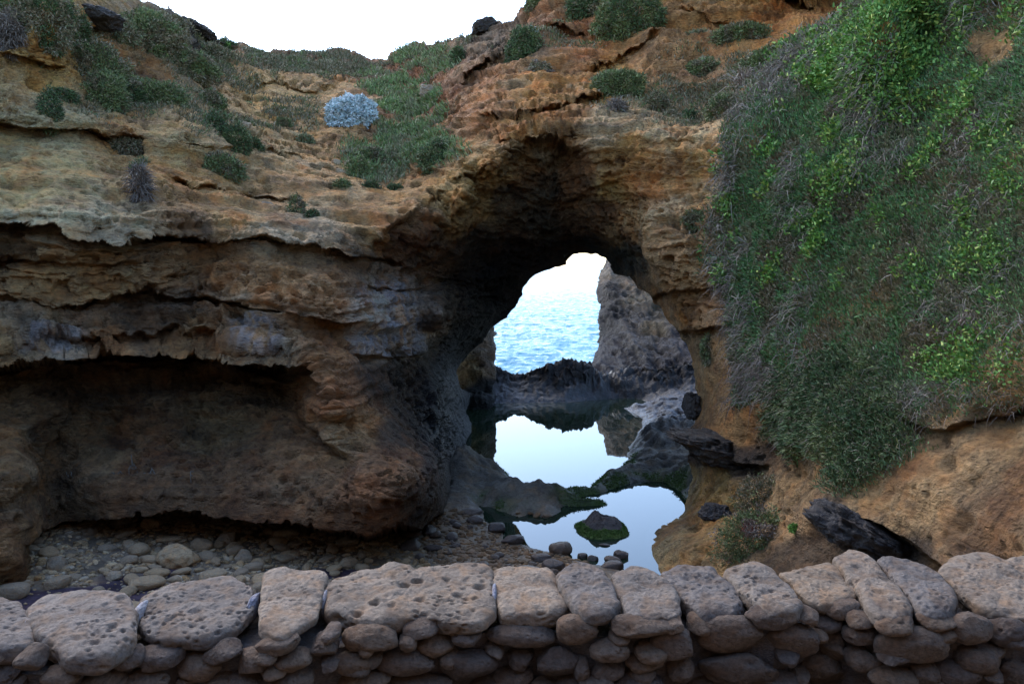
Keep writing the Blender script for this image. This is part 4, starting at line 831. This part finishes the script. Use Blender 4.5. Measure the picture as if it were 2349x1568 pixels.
def shrub(u, v, w_, h_, kind, label, seed, name='shrub', dens=1.0, leaf=(.05, .014), drape=0, cat='shrub', depth=.42, mix=None, group=None):
    c_, nn = at(u, v); Y = c_[1]; hw, hh = w_/2/F0*Y*1.22, h_/2/F0*Y*1.22; hw, hh = (hw*1.15, hh*1.15) if (u < 600 and v < 300) else (hw, hh); hw, hh = (hw*.84, hh*.84) if kind == 'silver' else (hw, hh); hd = min(hw, hh)*depth*2
    root = empty(name, tuple(c_), label, cat, group)
    n = int(np.clip(6000*dens*hw*hh/.16, 600, 13000))
    p, d, lump, rs = env_points(n, hw, hh, hd, seed, drape)
    az = math.atan2(-nn[0], -nn[1]) if nn[1] < 0 else 0; az = np.clip(az, -.7, .7)
    ca, sa = math.cos(-az), math.sin(-az)
    rot = lambda q: np.stack([q[:, 0]*ca-q[:, 1]*sa, q[:, 0]*sa+q[:, 1]*ca, q[:, 2]], -1)
    p = rot(p); d = rot(d)
    cols = pick(kind, n, rs)
    if mix:
        m_ = vn(p*3/max(hw, hh)+seed, seed) > mix[1]; cols[m_] = pick(mix[0], int(m_.sum()), rs)
    cl = 1+.35*fbm(p*4/max(hw, .2)+3, 3, seed)[:, None]; cols = cols*cl
    global RS; RS = rs
    sc = Y/15
    blades('foliage', p, d, rs.uniform(.6, 1.3, n)*leaf[0]*sc, rs.uniform(.7, 1.2, n)*leaf[1]*sc, np.clip(cols, .01, .8), M_LEAF, parent=root, spread=.75, up=.25, droop=.7 if drape else .3)
    # stems
    m_ = 26; e = p[rs.randint(0, n, m_)]; b_ = np.array([0, .05, -hh*.1])+rs.normal(size=(m_, 3))*hw*.12
    V_, F_ = [], []
    for k in range(m_):
        a0, a1 = b_[k], e[k]*.92; am = (a0+a1)/2+rs.normal(size=3)*hw*.12+np.array([0, 0, hh*.1]); t_ = (a1-a0)/(np.linalg.norm(a1-a0)+1e-6)
        s_ = np.cross(t_, [0.3, 1, .1]); s_ /= np.linalg.norm(s_)+1e-6; q_ = np.cross(t_, s_); off = len(V_)
        for c0, r0 in ((a0, .012), (am, .009), (a1, .004)):
            for j in range(3):
                an = j*2.094; V_.append(c0+(s_*math.cos(an)+q_*math.sin(an))*r0*sc)
        for j in range(2):
            for g in range(3): F_.append([off+j*3+g, off+j*3+(g+1) % 3, off+j*3+3+(g+1) % 3, off+j*3+3+g])
    mesh_np('stem', np.array(V_), np.array(F_), M_TWIG, {'tint': np.tile([.13, .10, .08], (len(V_), 1))}, parent=root, smooth=False)
    return root
SH = [
 (30,25,70,120,'green','dark green bush hanging over the rock at the top left corner',dict(mix=('dry',.4))),
 (105,40,95,110,'brown','brown-green bush with a bright green edge near the top left corner',dict(mix=('dark',.2))),
 (140,35,26,80,'bright','strip of lime green leaves at the right edge of the top left bush',dict(leaf=(.06,.03))),
 (25,75,40,70,'dry','dead pale roots trailing below the top left bush',dict(drape=.6,leaf=(.16,.012))),
 (178,90,46,80,'dark','deep green bush on the slope below the dark overhanging slab',{}),
 (330,55,46,40,'green','small round bush near the top of the left skyline',{}),
 (255,80,70,44,'olive','low olive scrub under the overhanging slab',dict(mix=('brown',.1))),
 (225,180,110,130,'brown','big sagging brown-green bush on the left cliff',dict(mix=('green',.1))),
 (240,225,80,80,'green','lower green lobe of scrub hanging above the cream rock',dict(mix=('brown',.3))),
 (325,110,120,90,'brown','wide dry bush in the middle of the left upper slope',dict(mix=('green',.15))),
 (385,90,70,90,'brown','thorny dry bush below the dark skyline rocks',dict(mix=('dry',.2))),
 (410,165,110,60,'green','grey-green bush right of the thorny dry bush',dict(mix=('brown',.1))),
 (345,225,130,70,'green','broad low bush above the pale crumbling ledge',dict(mix=('brown',.2))),
 (305,225,46,56,'dark','dark narrow bush at the left end of the pale crumbling ledge',{}),
 (480,240,46,40,'green','small rounded bush on the right end of the crumbling ledge',dict(mix=('brown',.2))),
 (145,215,50,28,'dark','flat dark tuft on top of the cream rock bulge',{}),
 (108,262,40,70,'dark','narrow dark plant hanging down the cream rock bulge',dict(drape=.3)),
 (490,300,44,60,'dark','dark trailing bush below the crumbling ledge',dict(drape=.3)),
 (530,340,56,80,'dark','upper part of the tall green bush in the middle of the left cliff',dict(mix=('green',.1))),
 (505,395,90,62,'green','wide lower part of the tall green bush in the middle of the left cliff',dict(mix=('brown',.3))),
 (575,350,34,34,'dark','small dark bush right of the tall green bush',{}),
 (295,345,70,44,'brown','overhanging brown tuft at the mouth of the small hollow on the left cliff',dict(drape=.3)),
 (325,390,42,66,'green','green clump below the brown tuft on the left cliff',dict(drape=.3)),
 (318,455,30,80,'dry','dead brown grass hanging straight down the left cliff',dict(drape=.5,leaf=(.2,.01))),
 (675,495,38,60,'brown','upright bush standing on the ledge in the middle of the cliff',dict(mix=('green',.1))),
 (712,508,26,18,'dark','tiny dark tuft beside the upright bush on the ledge',{}),
 (520,110,40,36,'dark','green bush just below the left skyline',dict(mix=('bright',.55))),
 (485,130,40,40,'brown','small bush below the skyline bush on the left',{}),
 (650,285,36,30,'brown','small dry bush left of the silver bush',dict(mix=('green',.1))),
 (700,320,36,26,'olive','small olive tuft below and left of the silver bush',{}),
 (1052,140,34,50,'dark','small deep green bush in a cleft right of the saddle',{}),
 (1208,130,86,120,'dark','tall dark green bush hanging on the red slope above the arch',dict(mix=('green',.1),drape=.2)),
 (1215,92,40,40,'green','small pale bush on top of the tall dark bush',dict(mix=('silver',.5))),
 (1240,165,50,50,'brown','dry brown skirt under the tall dark bush',dict(mix=('dry',.2),drape=.3)),
 (1450,70,140,100,'green','large round green bush at the top right of the arch',dict(mix=('dark',.1))),
 (1355,20,90,60,'dark','dark bush hanging from the skyline above the arch',dict(mix=('brown',.2))),
 (1235,10,50,40,'green','bush on the skyline at the start of the right crest',dict(mix=('brown',.2))),
 (1420,205,96,60,'green','rounded green bush capping the pale ledge over the arch',{}),
 (1410,185,80,26,'olive','flat olive mat behind the rounded bush over the arch',{}),
 (1415,255,30,34,'dry','dead strands hanging under the rounded bush over the arch',dict(drape=.5,leaf=(.14,.01))),
 (1660,250,70,62,'green','round spiky bush at the corner where the bank meets the cliff',dict(mix=('brown',.2))),
 (1505,240,44,60,'brown','grey dry bush on the pale rock right of the arch top',{}),
 (1535,260,26,22,'brown','small tuft on the pale rock right of the arch top',{}),
 (1580,256,28,28,'dark','second small tuft on the pale rock, nearer the bank',{}),
 (1610,160,70,50,'green','bush with pale grass stalks on the dry slope above the arch',dict(mix=('brown',0))),
 (1700,110,110,40,'green','low green bush below the orange cliff',dict(mix=('brown',.1))),
 (1600,95,50,26,'olive','small olive bush below the orange cliff',dict(mix=('brown',.1))),
 (1770,150,110,60,'green','green scrub mound left of the lime green leaves',dict(mix=('brown',.2))),
 (1595,510,54,50,'green','small scrub patch on the pale right leg of the arch',dict(mix=('brown',0))),
 (1628,800,28,60,'green','thin green plant growing down the right leg of the arch',dict(mix=('brown',0),drape=.3)),
 (820,400,50,70,'green','grass-topped bush at the foot of the green gully',dict(mix=('grass',0))),
 (1008,372,80,80,'dark','dark green bush at the lip of the gully above the arch',dict(mix=('green',.1))),
 (780,447,36,24,'green','small green tuft on the ledge below the gully',{}),
 (850,447,34,22,'dark','second small green tuft below the gully, nearer the arch',{}),
 (905,435,30,18,'dark','tiny tuft below the gully above the arch shoulder',{}),
 (850,375,60,40,'green','dense low bush right of the grass-topped bush',dict(mix=('brown',.1))),
 (1742,1150,110,120,'brown','grey-green scrubby bush behind the wall on the right',dict(mix=('green',.1))),
 (1745,1240,190,140,'green','dark green spreading plant behind the wall on the right',dict(mix=('dry',.4),dens=1.6)),
]
for k, (u, v, w_, h_, kd, lab, kw) in enumerate(SH): shrub(u, v, w_, h_, kd, lab, 1000+k*3, **kw)
shrub(802, 280, 108, 86, 'silver', 'silvery blue-grey cushion bush on the slope beside the green gully', 3001, name='silver_bush', cat='bush', leaf=(.05, .026), dens=1.3, depth=.5)
shrub(1725, 1208, 60, 44, 'red', 'small clump of dark red leaves in the plant behind the wall', 3002, name='red_succulent', cat='plant', leaf=(.05, .016), dens=1.3, depth=.9)
shrub(1838, 1212, 22, 12, 'bright', 'tiny bright green seedling alone on the cracked clay bank', 3003, name='seedling', cat='plant', leaf=(.05, .03), dens=.6)

# scattered cover: sample the cliff surface by area inside a mask
e1 = PF[1:, :-1]-PF[:-1, :-1]; e2 = PF[:-1, 1:]-PF[:-1, :-1]; AR = np.linalg.norm(np.cross(e1, e2), axis=-1)*fm*(inh[:-1, :-1] <= 0)*(over[:-1, :-1] <= 30)
AR = np.minimum(AR, .02)*np.where(U[:-1, :-1] > 2430, .12, 1.)
def scatter(n, mask, seed):
    rs = np.random.RandomState(seed); w = (AR*np.clip(mask[:-1, :-1], 0, None)).ravel(); cs = np.cumsum(w); idx = np.searchsorted(cs, rs.uniform(0, cs[-1], n)); idx = np.clip(idx, 0, len(w)-1)
    r_, c_ = np.divmod(idx, AR.shape[1]); a_, b_ = rs.uniform(size=(2, n, 1))
    return PF[r_, c_]+a_*e1[r_, c_]+b_*e2[r_, c_], N0[r_, c_], U[r_, c_], V[r_, c_], rs
def cover(name, n, mask, seed, L, Wd, kinds, label, cat, up=.35, spread=.6, droop=.5, clump=0, lift=.03):
    global RS
    p, nn, uu, vv, rs = scatter(n, mask, seed); RS = rs
    if clump:
        q = rs.randint(0, n//clump+1, n); p0, n0 = p[:n//clump+1], nn[:n//clump+1]; p = p0[q]+rs.normal(size=(n, 3))*.05*np.array([1, .7, 1]); nn = n0[q]
        nn = nn+rs.normal(size=(n, 3))*.2
    ks = fbm(p*1.6+seed, 4, seed); cols = np.zeros((n, 3))
    ed = np.linspace(-.32, .32, len(kinds)+1)[1:-1]; z_ = np.digitize(ks+rs.normal(size=n)*.06, ed)
    for j, kd in enumerate(kinds):
        m_ = z_ == j; cols[m_] = pick(kd, int(m_.sum()), rs)
    sc = np.clip(p[:, 1]/11, .5, 2.0)
    o_ = blades(name, p+nn*lift*rs.uniform(0, 1, (n, 1)), nn, L*rs.uniform(.6, 1.4, n)*sc, Wd*rs.uniform(.7, 1.3, n)*sc, np.clip(cols, .008, .8), M_LEAF, up=up, spread=spread, droop=droop)
    return tag(o_, label, cat, None, 'stuff')
bankm = bank*(1-ell(U, V, 2290, 115, 55, 50))*(1+0*U)
dens_n = .45+.55*sm(fbm(PT*1.3+60, 3, 121), -.3, .2)
cover('samphire', 215000, bankm*dens_n, 501, .058, .013, ['olive', 'bank', 'bank', 'green', 'bank', 'bank', 'brown'], 'grey-green samphire ground cover over the right bank', 'ground cover', up=.9, spread=.45)
PT_D = ell(U, V, 1960, 990, 130, 150)+ell(U, V, 1830, 950, 90, 80)*.6+ell(U, V, 1950, 1100, 60, 50)
cover('sea_heath', 42000, np.clip(PT_D, 0, 1)*bankm, 503, .07, .012, ['dark', 'green', 'dark'], 'dense dark green cushion of fine leaves at the foot of the bank', 'ground cover', lift=.16)
lush = (.65*ell(U, V, 2060, 60, 130, 90, -25)+ell(U, V, 1900, 150, 70, 50)+ell(U, V, 2060, 160, 110, 60, -40)+.9*ell(U, V, 2240, 830, 110, 60)+.8*ell(U, V, 2290, 620, 80, 50)+.5*ell(U, V, 2100, 620, 60, 26)+.7*ell(U, V, 2150, 260, 110, 40)+.5*ell(U, V, 1930, 420, 60, 30, -20)+.5*ell(U, V, 2290, 40, 70, 70)+.6*ell(U, V, 2330, 350, 40, 120))
spot = sm(fbm(PT*2.6+33, 4, 131), .22, .34)
lushm = np.clip(lush*sm(fbm(PT*2.4+13, 3, 133), -.25, .1)+spot*.55*(V < 700), 0, 1)*bankm
cover('pigface', 36000, lushm, 505, .046, .026, ['bright', 'bright', 'bright'], 'lime green fleshy-leaved mats on the bank', 'ground cover', up=.5, spread=.7, droop=.2, clump=9, lift=.10)
edge = bankm*(1-sm(-bd, 15, 70))*(U > 1600); dry = np.clip(.45*edge+ell(U, V, 1740, 880, 60, 50)*1.5+ell(U, V, 2180, 930, 170, 34)*2+sm(fbm(PT*1.5+90, 3, 141), .15, .35)*.5+ell(U,V,2220,720,110,60)*.5, 0, 1)*bank
cover('dry_twigs', 15000, dry, 507, .19, .006, ['dry', 'dry'], 'tangle of dead grey twigs through the bank plants', 'ground cover', up=-.1, spread=1.0, droop=1.0, lift=.12)
# grass gully and scrub on the crests
nb = 1-bank
gully = (ell(U, V, 930, 220, 70, 50)+ell(U, V, 960, 270, 60, 70)+ell(U, V, 900, 320, 110, 50, -20)+ell(U, V, 870, 370, 70, 50)+.8*ell(U, V, 960, 350, 100, 40)+.7*ell(U, V, 860, 190, 60, 22)+.5*ell(U, V, 980, 140, 70, 26))*nb
gn = sm(fbm(PT*1.4+10, 3, 151), -.25, .15)
cover('grass', 26000, np.clip(gully, 0, 1)*gn, 509, .075, .012, ['olive', 'grass', 'green', 'grass'], 'soft green grass filling the gully left of the arch', 'grass', up=.8)
scr = (ell(U, V, 700, 150, 220, 34)+ell(U, V, 300, 150, 190, 120)*.8+ell(U, V, 560, 230, 100, 60)*.3+ell(U, V, 620, 260, 110, 50)*.5+ell(U, V, 1650, 190, 140, 70)*.9+ell(U, V, 1320, 60, 90, 60)*.5+ell(U, V, 1000, 110, 110, 24)*.8+ell(U, V, 380, 290, 120, 50)*.4+ell(U, V, 1550, 240, 160, 60)*.35)*nb
sn = sm(fbm(PT*1.1+20, 3, 153), -.1, .25)
cover('scrub', 62000, np.clip(scr, 0, 1.2)*sn, 511, .05, .009, ['brown', 'brown', 'green', 'brown'], 'low dry heath scrub on the cliff crests', 'scrub', up=.5)
# pale grass tussocks
def tussock(u, v, w_, label, seed):
    c_, nn = at(u, v); root = empty('grass_tussock', tuple(c_), label, 'grass tussock')
    n = 130; rs = np.random.RandomState(seed); global RS; RS = rs
    L = w_/F0*c_[1]*.6
    blades('blade', np.array([0, -.05, 0])+rs.normal(size=(n, 3))*.04, np.tile([0, -.5, .6], (n, 1)), rs.uniform(.6, 1.2, n)*L, np.full(n, .012*c_[1]/15), pick('dry', n, rs)*1.5, M_TWIG, parent=root, spread=.7, droop=1.0, curl=.2)
    return root
tussock(1700, 190, 100, 'pale dry grass tussock above the spiky round bush', 5001)
tussock(2210, 745, 90, 'straw coloured grass tussock in the middle of the right bank', 5002)
# seaweed/moss fringe on the ledge between pools
msk = (moss > .45) & (FZ > -.01) & (FZ < .3) & (GX > -1.2); rid, cid = np.where(msk)
if len(rid):
    RS = np.random.RandomState(77); q = RS.randint(0, len(rid), 9000)
    p = np.stack([GX[rid[q], cid[q]], GY[rid[q], cid[q]], FZ[rid[q], cid[q]]], -1)+RS.uniform(-.02, .02, (9000, 3))*np.array([1, 1, 0])
    o = blades('algae', p, np.tile([0, 0, 1.], (9000, 1)), RS.uniform(.012, .035, 9000), RS.uniform(.008, .016, 9000), np.array([.07, .11, .02])*RS.uniform(.4, 1.5, (9000, 1)), M_LEAF, droop=.5); tag(o, 'green algae along the waterline of the pool rocks', 'algae', None, 'stuff')
print('verts', sum(len(o.data.vertices) for o in bpy.data.objects if o.type == 'MESH'))
